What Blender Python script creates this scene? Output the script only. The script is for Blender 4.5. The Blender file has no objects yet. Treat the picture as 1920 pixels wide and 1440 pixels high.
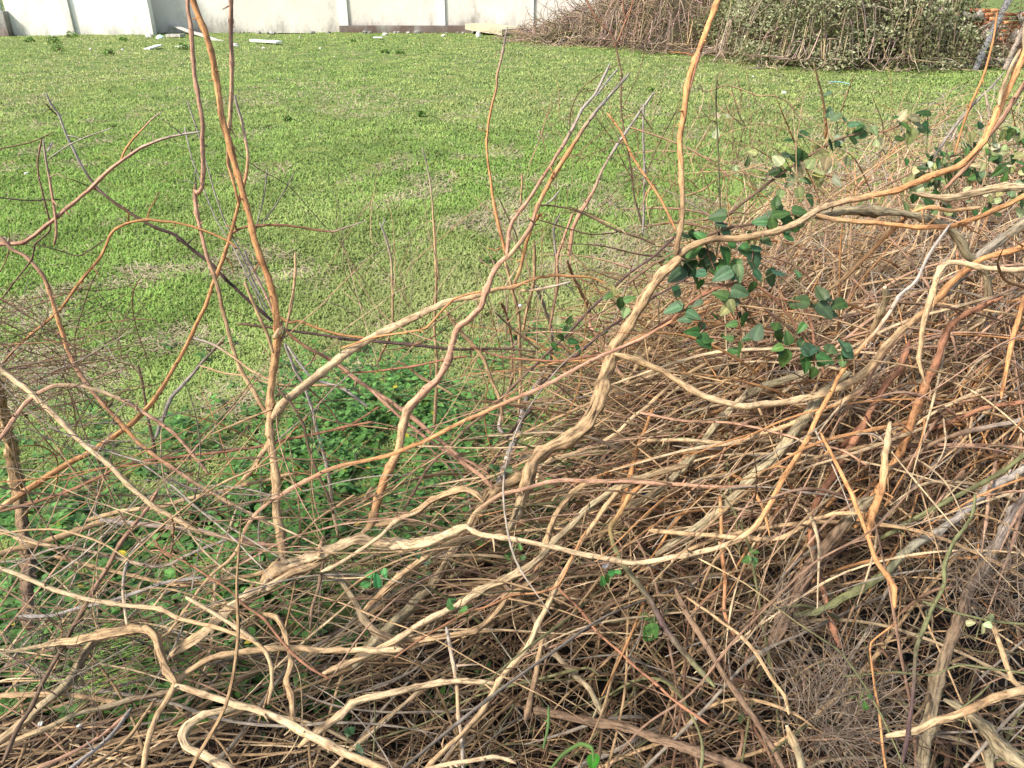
import bpy, math, random
import numpy as np
# ---------------------------------------------------------------- camera, sky, sun, exposure
scene = bpy.context.scene
FPX = 1450.0; PITCH = math.radians(28.0); CAM_H = 1.9
cam_d = bpy.data.cameras.new('camera'); cam = bpy.data.objects.new('camera', cam_d)
scene.collection.objects.link(cam); scene.camera = cam
cam_d.sensor_fit = 'HORIZONTAL'; cam_d.sensor_width = 36.0; cam_d.lens = 36.0 * FPX / 1920.0
cam_d.clip_start = 0.05; cam_d.clip_end = 1500
cam.location = (0, 0, CAM_H); cam.rotation_euler = (math.radians(90) - PITCH, 0, 0)
world = bpy.data.worlds.new('World'); scene.world = world; world.use_nodes = True
wn = world.node_tree.nodes; wl = world.node_tree.links
SUN_EL = math.radians(44); SUN_AZ = math.radians(-122)      # azimuth from +y towards +x: from the left, a little behind the viewer
sky = wn.new('ShaderNodeTexSky'); sky.sky_type = 'NISHITA'; sky.sun_disc = False
sky.sun_elevation = SUN_EL; sky.sun_rotation = SUN_AZ; sky.air_density = 1.3; sky.dust_density = 3.0
bg = wn['Background']; bg.inputs['Strength'].default_value = 0.10
wl.new(sky.outputs['Color'], bg.inputs['Color'])
sun_d = bpy.data.lights.new('sun', 'SUN'); sun_d.energy = 2.7; sun_d.angle = math.radians(8.0); sun_d.color = (1.0, 0.93, 0.84)
sun = bpy.data.objects.new('sun', sun_d); scene.collection.objects.link(sun)
sun.rotation_euler = (math.radians(90) - SUN_EL, 0, math.pi - SUN_AZ)
scene.view_settings.view_transform = 'Standard'; scene.view_settings.look = 'None'
scene.view_settings.gamma = 1.0; scene.view_settings.use_curve_mapping = False
scene.view_settings.exposure = 1.32
scene.cycles.max_bounces = 5; scene.cycles.diffuse_bounces = 3; scene.cycles.transparent_max_bounces = 4

# ---------------------------------------------------------------- helpers
rng = np.random.default_rng(7); random.seed(7)
C = scene.collection
FW = np.array([0, math.cos(PITCH), -math.sin(PITCH)]); UP = np.array([0, math.sin(PITCH), math.cos(PITCH)]); RT = np.array([1.0, 0, 0])
def ray(px, py): return FW + RT * (px - 960) / FPX + UP * (720 - py) / FPX
def P3(px, py, t): return np.array([0, 0, CAM_H]) + ray(px, py) * t
def ground_at(px, py, z=0.0):
    d = ray(px, py); return P3(px, py, (z - CAM_H) / d[2])
def ss(a, b, x):
    t = np.clip((np.asarray(x, float) - a) / (b - a), 0, 1); return t * t * (3 - 2 * t)
_tab = np.random.default_rng(3).random((256, 256))
def vnoise(x, y):
    x = np.asarray(x, float); y = np.asarray(y, float)
    xi = np.floor(x).astype(int); yi = np.floor(y).astype(int); fx = x - xi; fy = y - yi
    fx = fx * fx * (3 - 2 * fx); fy = fy * fy * (3 - 2 * fy)
    g = lambda a, b: _tab[a & 255, b & 255]
    return (g(xi, yi) * (1 - fx) + g(xi + 1, yi) * fx) * (1 - fy) + (g(xi, yi + 1) * (1 - fx) + g(xi + 1, yi + 1) * fx) * fy
def fbm(x, y, o=3):
    s = 0; a = 0.5
    for k in range(o): s = s + a * vnoise(x * 2 ** k + 17 * k, y * 2 ** k + 31 * k); a *= 0.5
    return s / (1 - 0.5 ** o)
def bumps(x, y):
    return 0.10 * (fbm(x * 0.5, y * 0.5, 2) - 0.5) + 0.05 * (fbm(x * 2.1 + 5, y * 2.1, 3) - 0.5)
def heap(x, y):          # height of the dead-vine heap over the ground
    e = np.interp(x, [-3, -1.5, -0.6, 0, 0.5, 1.1, 1.8, 2.6, 3.6, 5], [2.0, 2.05, 2.15, 2.95, 3.5, 4.0, 4.9, 5.9, 7.0, 8.5])
    Hh = np.interp(x, [-3, -1, -0.4, 0.0, 0.5, 1.0, 1.8, 2.6, 4, 6], [.5, .42, .4, .5, .79, 1.0, 1.11, 1.15, 1.17, 1.2])
    return Hh * ss(0, .6, e - y) * (.5 + .5 * ss(.8, 2.2, y))
_ts = np.arange(0.7, 9, 0.02)
def surf_t(px, py):      # distance at which a line of sight meets the heap or the ground
    P = np.array([0, 0, CAM_H])[None] + ray(px, py)[None] * _ts[:, None]
    hit = np.where(P[:, 2] < np.maximum(heap(P[:, 0], P[:, 1]), 0.0))[0]
    return _ts[hit[0]] if len(hit) else 9.0
def scaf_t(px, py):      # the loose vines that stand in front of the heap
    return float(np.interp(py, [0, 700, 1000, 1440], [1.85, 2.0, 1.9, 1.6]))

def mesh_obj(name, verts, faces, mat, parent=None, uv=None, col=None, smooth=True, loose=None):
    """faces: list of int arrays (n,k).  uv: per vertex (n,2).  col: per vertex (n,3)."""
    me = bpy.data.meshes.new(name)
    verts = np.asarray(verts, np.float32); faces = [np.asarray(f, np.int32) for f in faces if len(f)]
    me.vertices.add(len(verts)); me.vertices.foreach_set('co', verts.ravel())
    loops = np.concatenate([f.ravel() for f in faces])
    counts = np.concatenate([np.full(len(f), f.shape[1], np.int32) for f in faces])
    starts = np.concatenate([[0], np.cumsum(counts)[:-1]]).astype(np.int32)
    me.loops.add(len(loops)); me.loops.foreach_set('vertex_index', loops)
    me.polygons.add(len(counts)); me.polygons.foreach_set('loop_start', starts)
    try: me.polygons.foreach_set('loop_total', counts)
    except Exception: pass
    me.update(calc_edges=True)
    me.polygons.foreach_set('use_smooth', np.full(len(counts), smooth, bool))
    if uv is not None:
        l = me.uv_layers.new(name='uv'); l.data.foreach_set('uv', np.asarray(uv, np.float32)[loops].ravel())
    if col is not None:
        a = me.color_attributes.new('tint', 'FLOAT_COLOR', 'POINT')
        c = np.ones((len(verts), 4), np.float32); c[:, :3] = col; a.data.foreach_set('color', c.ravel())
    me.materials.append(mat); me.update()
    o = bpy.data.objects.new(name, me); C.objects.link(o)
    if parent is not None: o.parent = parent
    return o
def tag(o, label=None, cat=None, group=None, kind=None):
    if label: o['label'] = label
    if cat: o['category'] = cat
    if group: o['group'] = group
    if kind: o['kind'] = kind
    return o

def catmull(P, n_per):
    P = np.asarray(P, float); Q = np.vstack([2 * P[0] - P[1], P, 2 * P[-1] - P[-2]]); out = []
    for i in range(1, len(Q) - 2):
        n = max(1, int(n_per[i - 1])); t = np.linspace(0, 1, n, endpoint=False)[:, None]
        a, b, c, d = Q[i - 1], Q[i], Q[i + 1], Q[i + 2]
        out.append(0.5 * ((2 * b) + (c - a) * t + (2 * a - 5 * b + 4 * c - d) * t ** 2 + (3 * b - a - 3 * c + d) * t ** 3))
    out.append(P[-1:]); return np.vstack(out)
def linear(P, n_per):
    out = []
    for i in range(len(P) - 1):
        t = np.linspace(0, 1, max(1, int(n_per[i])), endpoint=False)[:, None]; out.append(P[i] * (1 - t) + P[i + 1] * t)
    out.append(P[-1:]); return np.vstack(out)
def resample(P, step):
    d = np.linalg.norm(np.diff(P[:, :3], axis=0), axis=1); return catmull(P, np.maximum(1, np.round(d / step)))
def tube(P, R, k=7, tint=(1, 1, 1), ridge=0.0, seed=0, cap=True, flat=1.0):
    """swept tube -> verts, quads, tris, uv, col.  ridge: fibrous lengthwise ridges."""
    n = len(P); T = np.gradient(P, axis=0); T /= np.linalg.norm(T, axis=1)[:, None] + 1e-9
    a = np.array([0, 0, 1.0]) if abs(T[0, 2]) < .9 else np.array([1.0, 0, 0])
    N = np.zeros((n, 3)); v = np.cross(T[0], a); v /= np.linalg.norm(v); N[0] = v
    for i in range(1, n):
        v = N[i - 1] - T[i] * np.dot(N[i - 1], T[i]); N[i] = v / (np.linalg.norm(v) + 1e-9)
    B = np.cross(T, N); ang = np.linspace(0, 2 * math.pi, k + 1)
    s = np.concatenate([[0], np.cumsum(np.linalg.norm(np.diff(P, axis=0), axis=1))])
    rr = np.repeat(np.asarray(R, float)[:, None], k + 1, 1)
    if ridge > 0:
        aa = np.arange(k + 1) % k
        tw = s[:, None] * 2.2 + seed
        rr = rr * (1 + ridge * (vnoise(aa[None] * 3.7 + seed * 13 + 0 * tw, tw * 3) - .5) + .5 * ridge * (vnoise(aa[None] * 1.3 + 50 + seed, tw * 25) - .5))
        rr[:, k] = rr[:, 0]
    V = P[:, None] + rr[..., None] * (np.cos(ang)[None, :, None] * N[:, None] + flat * np.sin(ang)[None, :, None] * B[:, None])
    V = V.reshape(-1, 3); i = np.arange(n - 1)[:, None] * (k + 1) + np.arange(k)[None]; i = i.ravel()
    Q = np.stack([i, i + 1, i + k + 2, i + k + 1], 1)
    uv = np.stack([np.tile(ang / (2 * math.pi), n), np.repeat(s + seed * 3.1, k + 1)], 1)
    tn = np.asarray(tint, float)
    col = np.repeat(tn, k + 1, 0) if tn.ndim == 2 else np.tile(tn, (len(V), 1))
    tris = []
    if cap:
        for e, st in ((0, 0), (n - 1, (n - 1) * (k + 1))):
            V = np.vstack([V, P[e] + T[e] * (0.3 if e else -0.3) * R[e]]); c = len(V) - 1
            uv = np.vstack([uv, uv[st]]); col = np.vstack([col, col[st]])
            for j in range(k): tris.append((c, st + j + 1, st + j) if e == 0 else (c, st + j, st + j + 1))
    return V, Q, np.array(tris, int).reshape(-1, 3), uv, col
class Acc:
    def __init__(s): s.v = []; s.q = []; s.t = []; s.uv = []; s.c = []; s.n = 0
    def add(s, V, Q, T, uv, col):
        s.v.append(V); s.uv.append(uv); s.c.append(col)
        if len(Q): s.q.append(np.asarray(Q) + s.n)
        if len(T): s.t.append(np.asarray(T) + s.n)
        s.n += len(V)
    def obj(s, name, mat, parent=None, smooth=True):
        f = []
        if s.q: f.append(np.vstack(s.q))
        if s.t: f.append(np.vstack(s.t))
        return mesh_obj(name, np.vstack(s.v), f, mat, parent, np.vstack(s.uv), np.vstack(s.c), smooth)

# ---------------------------------------------------------------- materials
def new_mat(name, rough=0.8, spec=0.3):
    m = bpy.data.materials.new(name); m.use_nodes = True; nt = m.node_tree
    b = nt.nodes['Principled BSDF']; b.inputs['Roughness'].default_value = rough
    b.inputs['Specular IOR Level'].default_value = spec; return m, nt, b
def nd(nt, t, **kw):
    n = nt.nodes.new(t)
    for k, v in kw.items(): setattr(n, k, v)
    return n
def mul(nt, a, b, fac=1.0, mode='MULTIPLY'):
    n = nd(nt, 'ShaderNodeMix', data_type='RGBA', blend_type=mode); n.inputs[0].default_value = fac
    for s, v in ((6, a), (7, b)):
        if isinstance(v, tuple): n.inputs[s].default_value = v
        else: nt.links.new(v, n.inputs[s])
    return n
def ramp(nt, src, stops):
    r = nd(nt, 'ShaderNodeValToRGB'); e = r.color_ramp.elements
    while len(e) < len(stops): e.new(0.5)
    for i, (p, c) in enumerate(stops): e[i].position = p; e[i].color = (c, c, c, 1) if not isinstance(c, tuple) else (*c, 1)
    nt.links.new(src, r.inputs[0]); return r
def noise(nt, vec, scale, detail=4, rough=.6):
    n = nd(nt, 'ShaderNodeTexNoise'); n.inputs['Scale'].default_value = scale; n.inputs['Detail'].default_value = detail
    n.inputs['Roughness'].default_value = rough; nt.links.new(vec, n.inputs['Vector']); return n
def bark_mat(name, su, sv, contrast, bump, dark=(0.35, 0.27, 0.2)):
    m, nt, b = new_mat(name, 0.78, 0.25); L = nt.links
    at = nd(nt, 'ShaderNodeAttribute', attribute_name='tint')
    uvn = nd(nt, 'ShaderNodeUVMap', uv_map='uv'); mp = nd(nt, 'ShaderNodeMapping'); mp.inputs['Scale'].default_value = (su, sv, 1); mp.inputs['Rotation'].default_value = (0, 0, .02)
    L.new(uvn.outputs[0], mp.inputs[0])
    tc = nd(nt, 'ShaderNodeTexCoord')
    st = noise(nt, mp.outputs[0], 1.0, 5, .65); r1 = ramp(nt, st.outputs[0], [(0.36, contrast), (0.52, 0.92), (0.70, 1.25)])
    blotch = noise(nt, tc.outputs['Object'], 14, 3); r2 = ramp(nt, blotch.outputs[0], [(0.3, (0.60, 0.55, 0.52)), (0.48, (1, 1, 1)), (0.66, (1.1, 1.08, 1.02)), (.8, (1.15, 1.2, 1.25))])
    speck = noise(nt, tc.outputs['Object'], 160, 2); r3 = ramp(nt, speck.outputs[0], [(0.30, dark), (0.42, (1, 1, 1))])
    c = mul(nt, at.outputs['Color'], r1.outputs[0]); c = mul(nt, c.outputs[2], r2.outputs[0]); c = mul(nt, c.outputs[2], r3.outputs[0], .6)
    L.new(c.outputs[2], b.inputs['Base Color'])
    bp = nd(nt, 'ShaderNodeBump'); bp.inputs['Strength'].default_value = bump; bp.inputs['Distance'].default_value = 0.002
    L.new(st.outputs[0], bp.inputs['Height']); L.new(bp.outputs[0], b.inputs['Normal']); return m
M_smooth = bark_mat('smooth_bark', 8, 34, 0.45, 1.0)
M_fibre = bark_mat('fibrous_bark', 14, 26, 0.28, 1.0)
def tint_mat(name, rough=.7, spec=.3, transl=0.0, var=0.25, scale=60, up=0.0):
    m, nt, b = new_mat(name, rough, spec); L = nt.links
    at = nd(nt, 'ShaderNodeAttribute', attribute_name='tint'); tc = nd(nt, 'ShaderNodeTexCoord')
    nz = noise(nt, tc.outputs['Object'], scale, 3); r = ramp(nt, nz.outputs[0], [(0.3, 1 - var), (0.7, 1 + var)])
    c = mul(nt, at.outputs['Color'], r.outputs[0]); L.new(c.outputs[2], b.inputs['Base Color'])
    if up > 0:      # turf scatters light like a rough level surface: soften the facing of single blades
        ge = nd(nt, 'ShaderNodeNewGeometry'); vm = nd(nt, 'ShaderNodeVectorMath', operation='SCALE'); vm.inputs['Scale'].default_value = 1 - up; L.new(ge.outputs['Normal'], vm.inputs[0])
        va = nd(nt, 'ShaderNodeVectorMath', operation='ADD'); L.new(vm.outputs[0], va.inputs[0]); va.inputs[1].default_value = (0, 0, up)
        vn = nd(nt, 'ShaderNodeVectorMath', operation='NORMALIZE'); L.new(va.outputs[0], vn.inputs[0]); L.new(vn.outputs[0], b.inputs['Normal'])
    if transl > 0:
        tr = nd(nt, 'ShaderNodeBsdfTranslucent'); c2 = mul(nt, c.outputs[2], (1.0, 1.3, .5, 1)); L.new(c2.outputs[2], tr.inputs[0])
        mx = nd(nt, 'ShaderNodeMixShader'); mx.inputs[0].default_value = transl
        L.new(b.outputs[0], mx.inputs[1]); L.new(tr.outputs[0], mx.inputs[2]); L.new(mx.outputs[0], nt.nodes['Material Output'].inputs[0])
    return m
M_leaf = tint_mat('leaf', .5, .3, .22, .22, 90)
M_dullleaf = tint_mat('dull_leaf', .7, .25, .2, .25, 8)
M_grass = tint_mat('grass_blade', .8, .06, .12, .10, 3, .82)
M_straw = tint_mat('straw', .9, .05, .0, .15, 3, .8)
M_wood = tint_mat('cut_wood', .8, .2, 0, .2, 200)
M_stone = tint_mat('stone', .9, .2, 0, .3, 25)
# ================================================================ THE SETTING
def axis(lim_in, n_in, lim_out, n_out):
    a = np.linspace(-lim_in, lim_in, n_in); g = lim_in + (lim_out - lim_in) * (np.linspace(0, 1, n_out + 1)[1:] ** 2.5)
    return np.concatenate([-g[::-1], a, g])
gx = axis(22, 221, 400, 14)
gy = np.concatenate([-400 * np.linspace(1, 0, 10)[:-1] ** 2 - 1, np.linspace(-1, 34, 300), 34 + 500 * np.linspace(0, 1, 13)[1:] ** 2])
X, Y = np.meshgrid(gx, gy); Z = bumps(X, Y) * ss(0, 1, 1 - np.clip((np.abs(X) - 20) / 20, 0, 1))
nx = len(gx); ny = len(gy); i = (np.arange(ny - 1)[:, None] * nx + np.arange(nx - 1)[None]).ravel()
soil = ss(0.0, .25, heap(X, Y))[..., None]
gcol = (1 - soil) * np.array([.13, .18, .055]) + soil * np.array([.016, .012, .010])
m, nt, b = new_mat('field_ground', .95, .1)
at = nd(nt, 'ShaderNodeAttribute', attribute_name='tint'); tc = nd(nt, 'ShaderNodeTexCoord')
n1 = noise(nt, tc.outputs['Object'], 2.2, 6, .7); r1 = ramp(nt, n1.outputs[0], [(.35, (.55, .7, .5)), (.5, (1, 1, 1)), (.68, (1.7, 1.3, 1.2))])
n2 = noise(nt, tc.outputs['Object'], 45, 4, .7); r2 = ramp(nt, n2.outputs[0], [(.3, .6), (.7, 1.35)])
c = mul(nt, at.outputs['Color'], r1.outputs[0]); c = mul(nt, c.outputs[2], r2.outputs[0]); nt.links.new(c.outputs[2], b.inputs['Base Color'])
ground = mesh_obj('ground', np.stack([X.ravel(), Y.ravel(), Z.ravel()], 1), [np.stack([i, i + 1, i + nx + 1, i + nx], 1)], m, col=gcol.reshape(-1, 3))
tag(ground, kind='structure')

# ---- grass: short blades over the whole field, straw-coloured dead tufts between
def patch(x, y):
    """0 = lush green, 1 = dead, dry tuft"""
    a = fbm(x * 2.3 + 3, y * 1.7 + 9, 4); b_ = fbm(x * .28 + 40, y * .28 + 11, 2)
    return ss(.50, .72, a + .45 * (b_ - .5))
def scatter(n, x0, x1, y0, y1):
    px = rng.uniform(x0, x1, n); py = rng.uniform(y0, y1, n)
    dx = (px - 960) / FPX; dyu = (720 - py) / FPX
    dy = FW[1] + UP[1] * dyu; dz = FW[2] + UP[2] * dyu
    t = -CAM_H / np.minimum(dz, -1e-3); return dx * t, dy * t, t
def blades(N, straw):
    x, y, t = scatter(N, -420, 2340, 44, 1250)
    ok = (y < 30.4) & (heap(x, y) < .05); x, y, t = x[ok], y[ok], t[ok]
    p = patch(x, y)
    if straw: ok = rng.random(len(x)) < p * .9 + .06
    else: ok = rng.random(len(x)) < 1.0 - .6 * p
    x, y, t, p = x[ok], y[ok], t[ok], p[ok]; n = len(x)
    z = bumps(x, y)
    az = rng.uniform(0, 2 * math.pi, n) if not straw else rng.normal(0, .75, n) + math.pi * rng.integers(0, 2, n)
    g = fbm(x * 4, y * 4 + 77, 2)
    if straw: hh = rng.uniform(.005, .026, n) * (1 + .6 * p); run = rng.uniform(.03, .08, n) * (1 + .02 * t)
    else: hh = rng.uniform(.010, .032, n) * (.7 + .9 * g) * (1 + .012 * t); run = hh * rng.uniform(.4, 1.6, n)
    w = (.0022 if straw else .0020) + .00042 * t; w = w * rng.uniform(.7, 1.3, n)
    wx, wy = -np.sin(az), np.cos(az); fx, fy = np.cos(az), np.sin(az)
    base = np.stack([x, y, z], 1); W = np.stack([wx, wy, 0 * x], 1) * w[:, None]
    tilt = rng.normal(0, .4, n)
    mid = base + np.stack([fx * run * .45, fy * run * .45, hh * .7], 1); tip = base + np.stack([fx * run, fy * run, hh * (rng.uniform(.5, 1.1, n))], 1)
    V = np.stack([base - W, base + W, mid + W * .8, mid - W * .8, tip], 1).reshape(-1, 3)
    k = np.arange(n)[:, None] * 5
    Q = np.hstack([k, k + 1, k + 2, k + 3]); T = np.hstack([k + 3, k + 2, k + 4])
    big = fbm(x * .22 + 9, y * .22 + 2, 2)[:, None]; r = rng.random((n, 1)); s2 = fbm(x * 2.5 + 21, y * 2.5, 2)[:, None]
    if straw: c = (np.array([.43, .36, .24]) * (1 - r) + np.array([.31, .25, .16]) * r) * (.75 + .5 * s2)
    else:
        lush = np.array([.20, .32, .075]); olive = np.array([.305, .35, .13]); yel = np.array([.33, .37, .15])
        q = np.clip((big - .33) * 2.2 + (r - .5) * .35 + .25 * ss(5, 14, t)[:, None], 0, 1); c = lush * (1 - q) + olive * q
        q2 = (r > .93); c = np.where(q2, yel, c); far = ss(6, 20, t)[:, None]; c = c * (1 + .25 * far) * (.7 + .6 * s2)  # distant blades paler and yellower: haze put into the grass colour
    return V, Q, T, np.repeat(c, 5, 0)
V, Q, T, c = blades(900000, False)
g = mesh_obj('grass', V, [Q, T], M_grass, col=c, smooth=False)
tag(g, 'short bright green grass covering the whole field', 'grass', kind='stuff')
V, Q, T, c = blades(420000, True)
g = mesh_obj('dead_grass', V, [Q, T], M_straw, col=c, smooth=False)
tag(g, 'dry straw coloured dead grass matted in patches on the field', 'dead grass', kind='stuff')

# ---- leaf helpers
def leaf_template(w=.36, fold=.25, droop=.25, n=5, serr=0.0):
    """ovate leaf along +x, length 1; rows of left, mid, right vertices"""
    V = []; 
    for a in range(n + 1):
        s = a / n; hw = w * math.sin(math.pi * min(1, s ** .8)) * (1 - .25 * s) + (.0 if a in (0, n) else serr * (1 if a % 2 else -1))
        zz = -droop * s * s
        V += [(s, hw, zz + fold * hw), (s, 0, zz), (s, -hw, zz + fold * hw)]
    Q = []
    for a in range(n):
        k = 3 * a; Q += [(k, k + 3, k + 4, k + 1), (k + 1, k + 4, k + 5, k + 2)]
    return np.array(V, float), np.array(Q, int)
LT, LQ = leaf_template()
def bake_leaves(pos, X_, Yv, size, col, tv=LT, tq=LQ):
    """pos (n,3), X_ along leaf, Yv approx side (n,3)"""
    X_ = X_ / (np.linalg.norm(X_, axis=1)[:, None] + 1e-9); Z_ = np.cross(X_, Yv); Z_ /= np.linalg.norm(Z_, axis=1)[:, None] + 1e-9
    Y_ = np.cross(Z_, X_)
    V = pos[:, None] + size[:, None, None] * (tv[None, :, 0:1] * X_[:, None] + tv[None, :, 1:2] * Y_[:, None] + tv[None, :, 2:3] * Z_[:, None])
    n = len(pos); Q = (tq[None] + (np.arange(n) * len(tv))[:, None, None]).reshape(-1, tq.shape[1])
    return V.reshape(-1, 3), Q, np.repeat(col, len(tv), 0)
# ---- low leafy weeds between the vines
n = 9000
px = rng.uniform(-150, 1250, n); py = rng.uniform(600, 1330, n)
xy = np.array([ground_at(a, b_, .08)[:2] for a, b_ in zip(px, py)])
def weed_d(px, py):
    d = 1.25 * np.exp(-(((px - 720) / 240) ** 2 + ((py - 840) / 150) ** 2)) + 1.1 * np.exp(-(((px - 400) / 280) ** 2 + ((py - 1010) / 150) ** 2)) \
        + .55 * np.exp(-(((px - 120) / 200) ** 2 + ((py - 900) / 110) ** 2)) + .35 * np.exp(-(((px - 1010) / 160) ** 2 + ((py - 640) / 70) ** 2)) \
        + .55 * np.exp(-(((px - 230) / 300) ** 2 + ((py - 1260) / 120) ** 2)) + .3 * np.exp(-(((px - 880) / 60) ** 2 + ((py - 520) / 40) ** 2))
    return d
dens = weed_d(px, py) * (.25 + 1.15 * ss(.36, .58, fbm(xy[:, 0] * 3.4, xy[:, 1] * 3.4, 2))); keep = rng.random(n) < np.clip(dens * .9, 0, 1) * .85
px, py, xy, dens = px[keep], py[keep], xy[keep], dens[keep]
pos = []; XX = []; YY = []; SZ = []; CC = []; stems = Acc()
for j in range(len(xy)):
    x, y = xy[j]; hgt = rng.uniform(.06, .17) * min(1.1, .45 + dens[j]) ; lean = rng.normal(0, .25, 2); z0 = float(bumps(x, y))
    top = np.array([x + lean[0] * hgt, y + lean[1] * hgt, z0 + hgt]); a0 = rng.uniform(0, 6.28); nodes = rng.integers(2, 5)
    base_c = np.array([.08, .18, .042]) * rng.uniform(.6, 1.5) if rng.random() > .12 else np.array([.085, .19, .035])
    for k in range(nodes):
        s = 1 - .27 * k; c0 = np.array([x, y, z0]) * (1 - s) + top * s
        for q in range(2):
            a = a0 + k * math.pi / 2 + q * math.pi + rng.normal(0, .2); el = rng.uniform(-.1, .5) if k else .6
            pos.append(c0); XX.append([math.cos(a) * math.cos(el), math.sin(a) * math.cos(el), math.sin(el)]); YY.append([-math.sin(a), math.cos(a), rng.normal(0, .2)])
            SZ.append(rng.uniform(.020, .055) * (.65 + .28 * min(k, 2))); cc = base_c * rng.uniform(.8, 1.25)
            if rng.random() < .006: cc = np.array([.5, .42, .04])
            CC.append(cc)
V, Q, c = bake_leaves(np.array(pos), np.array(XX), np.array(YY), np.array(SZ), np.array(CC), *leaf_template(.34, .2, .3, 4))
g = mesh_obj('weeds', V, [Q], M_leaf, col=c); tag(g, 'dense dark green leafy weeds growing under the vines', 'weeds', kind='stuff')

# ================================================================ far side of the field
def box(acc, c, s, rz=0, tint=(1, 1, 1), rx=0, ry=0, jit=0, bev=0.0):
    v = np.array([[a, b_, d] for d in (-.5, .5) for b_ in (-.5, .5) for a in (-.5, .5)]) * np.array(s)
    if jit: v = v + rng.normal(0, jit, v.shape)
    cx, sx = math.cos(rx), math.sin(rx); v = v @ np.array([[1, 0, 0], [0, cx, sx], [0, -sx, cx]])
    cy, sy = math.cos(ry), math.sin(ry); v = v @ np.array([[cy, 0, -sy], [0, 1, 0], [sy, 0, cy]])
    cz, sz = math.cos(rz), math.sin(rz); v = v @ np.array([[cz, sz, 0], [-sz, cz, 0], [0, 0, 1]]) + np.array(c)
    q = np.array([[0, 2, 3, 1], [4, 5, 7, 6], [0, 1, 5, 4], [2, 6, 7, 3], [0, 4, 6, 2], [1, 3, 7, 5]])
    uv = np.zeros((8, 2)); acc.add(v, q, [], uv, np.tile(np.array(tint, float), (8, 1)))
def plaster(name, base, stain, amount):
    m, nt, b = new_mat(name, .9, .2); L = nt.links; tc = nd(nt, 'ShaderNodeTexCoord')
    g = nd(nt, 'ShaderNodeSeparateXYZ'); L.new(tc.outputs['Object'], g.inputs[0])
    n1 = noise(nt, tc.outputs['Object'], .7, 7, .65); mp = nd(nt, 'ShaderNodeMapping'); mp.inputs['Scale'].default_value = (1.7, 1.7, .7)
    L.new(tc.outputs['Object'], mp.inputs[0]); n2 = noise(nt, mp.outputs[0], 1, 6, .7)
    hgt = nd(nt, 'ShaderNodeMapRange'); hgt.inputs['From Min'].default_value = 0; hgt.inputs['From Max'].default_value = .75; hgt.inputs['To Min'].default_value = .24; hgt.inputs['To Max'].default_value = 0
    L.new(g.outputs[2], hgt.inputs[0])
    ad = nd(nt, 'ShaderNodeMath', operation='ADD'); L.new(n2.outputs[0], ad.inputs[0]); L.new(hgt.outputs[0], ad.inputs[1])
    r = ramp(nt, ad.outputs[0], [(.5, 0.0), (.63, amount), (.78, 1.0)])
    r1 = ramp(nt, n1.outputs[0], [(.3, (.9, .88, .84)), (.6, (1, 1, 1))]); c0 = mul(nt, (*base, 1), r1.outputs[0])
    mx = nd(nt, 'ShaderNodeMix', data_type='RGBA'); L.new(r.outputs[0], mx.inputs[0]); L.new(c0.outputs[2], mx.inputs[6]); mx.inputs[7].default_value = (*stain, 1)
    L.new(mx.outputs[2], b.inputs['Base Color'])
    bp = nd(nt, 'ShaderNodeBump'); bp.inputs['Strength'].default_value = .4; bp.inputs['Distance'].default_value = .02
    nb = noise(nt, tc.outputs['Object'], 9, 5); L.new(nb.outputs[0], bp.inputs['Height']); L.new(bp.outputs[0], b.inputs['Normal']); return m
M_pl = plaster('old_plaster', (.68, .65, .60), (.30, .28, .25), .3)
M_pl2 = plaster('clean_plaster', (.80, .785, .75), (.5, .48, .44), .15)
M_plinth = plaster('mossy_footing', (.31, .31, .30), (.14, .10, .085), .6)
YW = 30.3
def xw(px, y=YW):                         # x of a picture column on the plane y at ground level
    lo = ground_at(px, 62); return (px - 960) / FPX * (y / (FW[1] + UP[1] * .45))
def root(name, loc):
    o = bpy.data.objects.new(name, None); C.objects.link(o); o.location = loc; return o
def slab(name, x0, x1, y0, y1, z0, z1, mat, parent=None, nxs=24, nzs=12, wob=.015, y_top=0):
    """wall slab with a slightly uneven front"""
    a = np.linspace(x0, x1, nxs); zz = np.linspace(z0, z1, nzs); A, Zg = np.meshgrid(a, zz)
    Yg = y0 + wob * (fbm(A * 1.3, Zg * 1.3, 3) - .5) * 2 + y_top * (Zg - z0)
    Vf = np.stack([A.ravel(), Yg.ravel(), Zg.ravel()], 1); Vb = Vf.copy(); Vb[:, 1] = y1
    i = (np.arange(nzs - 1)[:, None] * nxs + np.arange(nxs - 1)[None]).ravel(); N = nxs * nzs
    Qf = np.stack([i, i + 1, i + nxs + 1, i + nxs], 1); Qb = Qf[:, ::-1] + N
    def strip(idx): idx = np.array(idx); return np.stack([idx[:-1], idx[1:], idx[1:] + N, idx[:-1] + N], 1)
    top = strip(np.arange(nxs) + (nzs - 1) * nxs); bot = strip(np.arange(nxs)[::-1]); l = strip(np.arange(nzs)[::-1] * nxs)[:, ::-1]; r_ = strip(np.arange(nzs) * nxs + nxs - 1)[:, ::-1]
    return mesh_obj(name, np.vstack([Vf, Vb]), [np.vstack([Qf, Qb, top[:, ::-1], bot[:, ::-1], l, r_])], mat, parent, smooth=False)
w = root('plaster_wall', (0, 0, 0)); tag(w, 'long old white plastered wall with grey stains closing the far side of the field', 'wall')
slab('wall_face', xw(286), xw(1500), YW, YW + .3, .0, 2.7, M_pl, w, 120, 20)
for a, b_ in ((640, 656), (822, 836), (995, 1000)):
    slab('pilaster', xw(a), xw(b_), YW - .07, YW - .02, .22, 2.7, M_pl2, w, 4, 14)
slab('footing', xw(640), xw(915), YW - .22, YW - .03, -.1, .25, M_plinth, w, 60, 6, .04)
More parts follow.
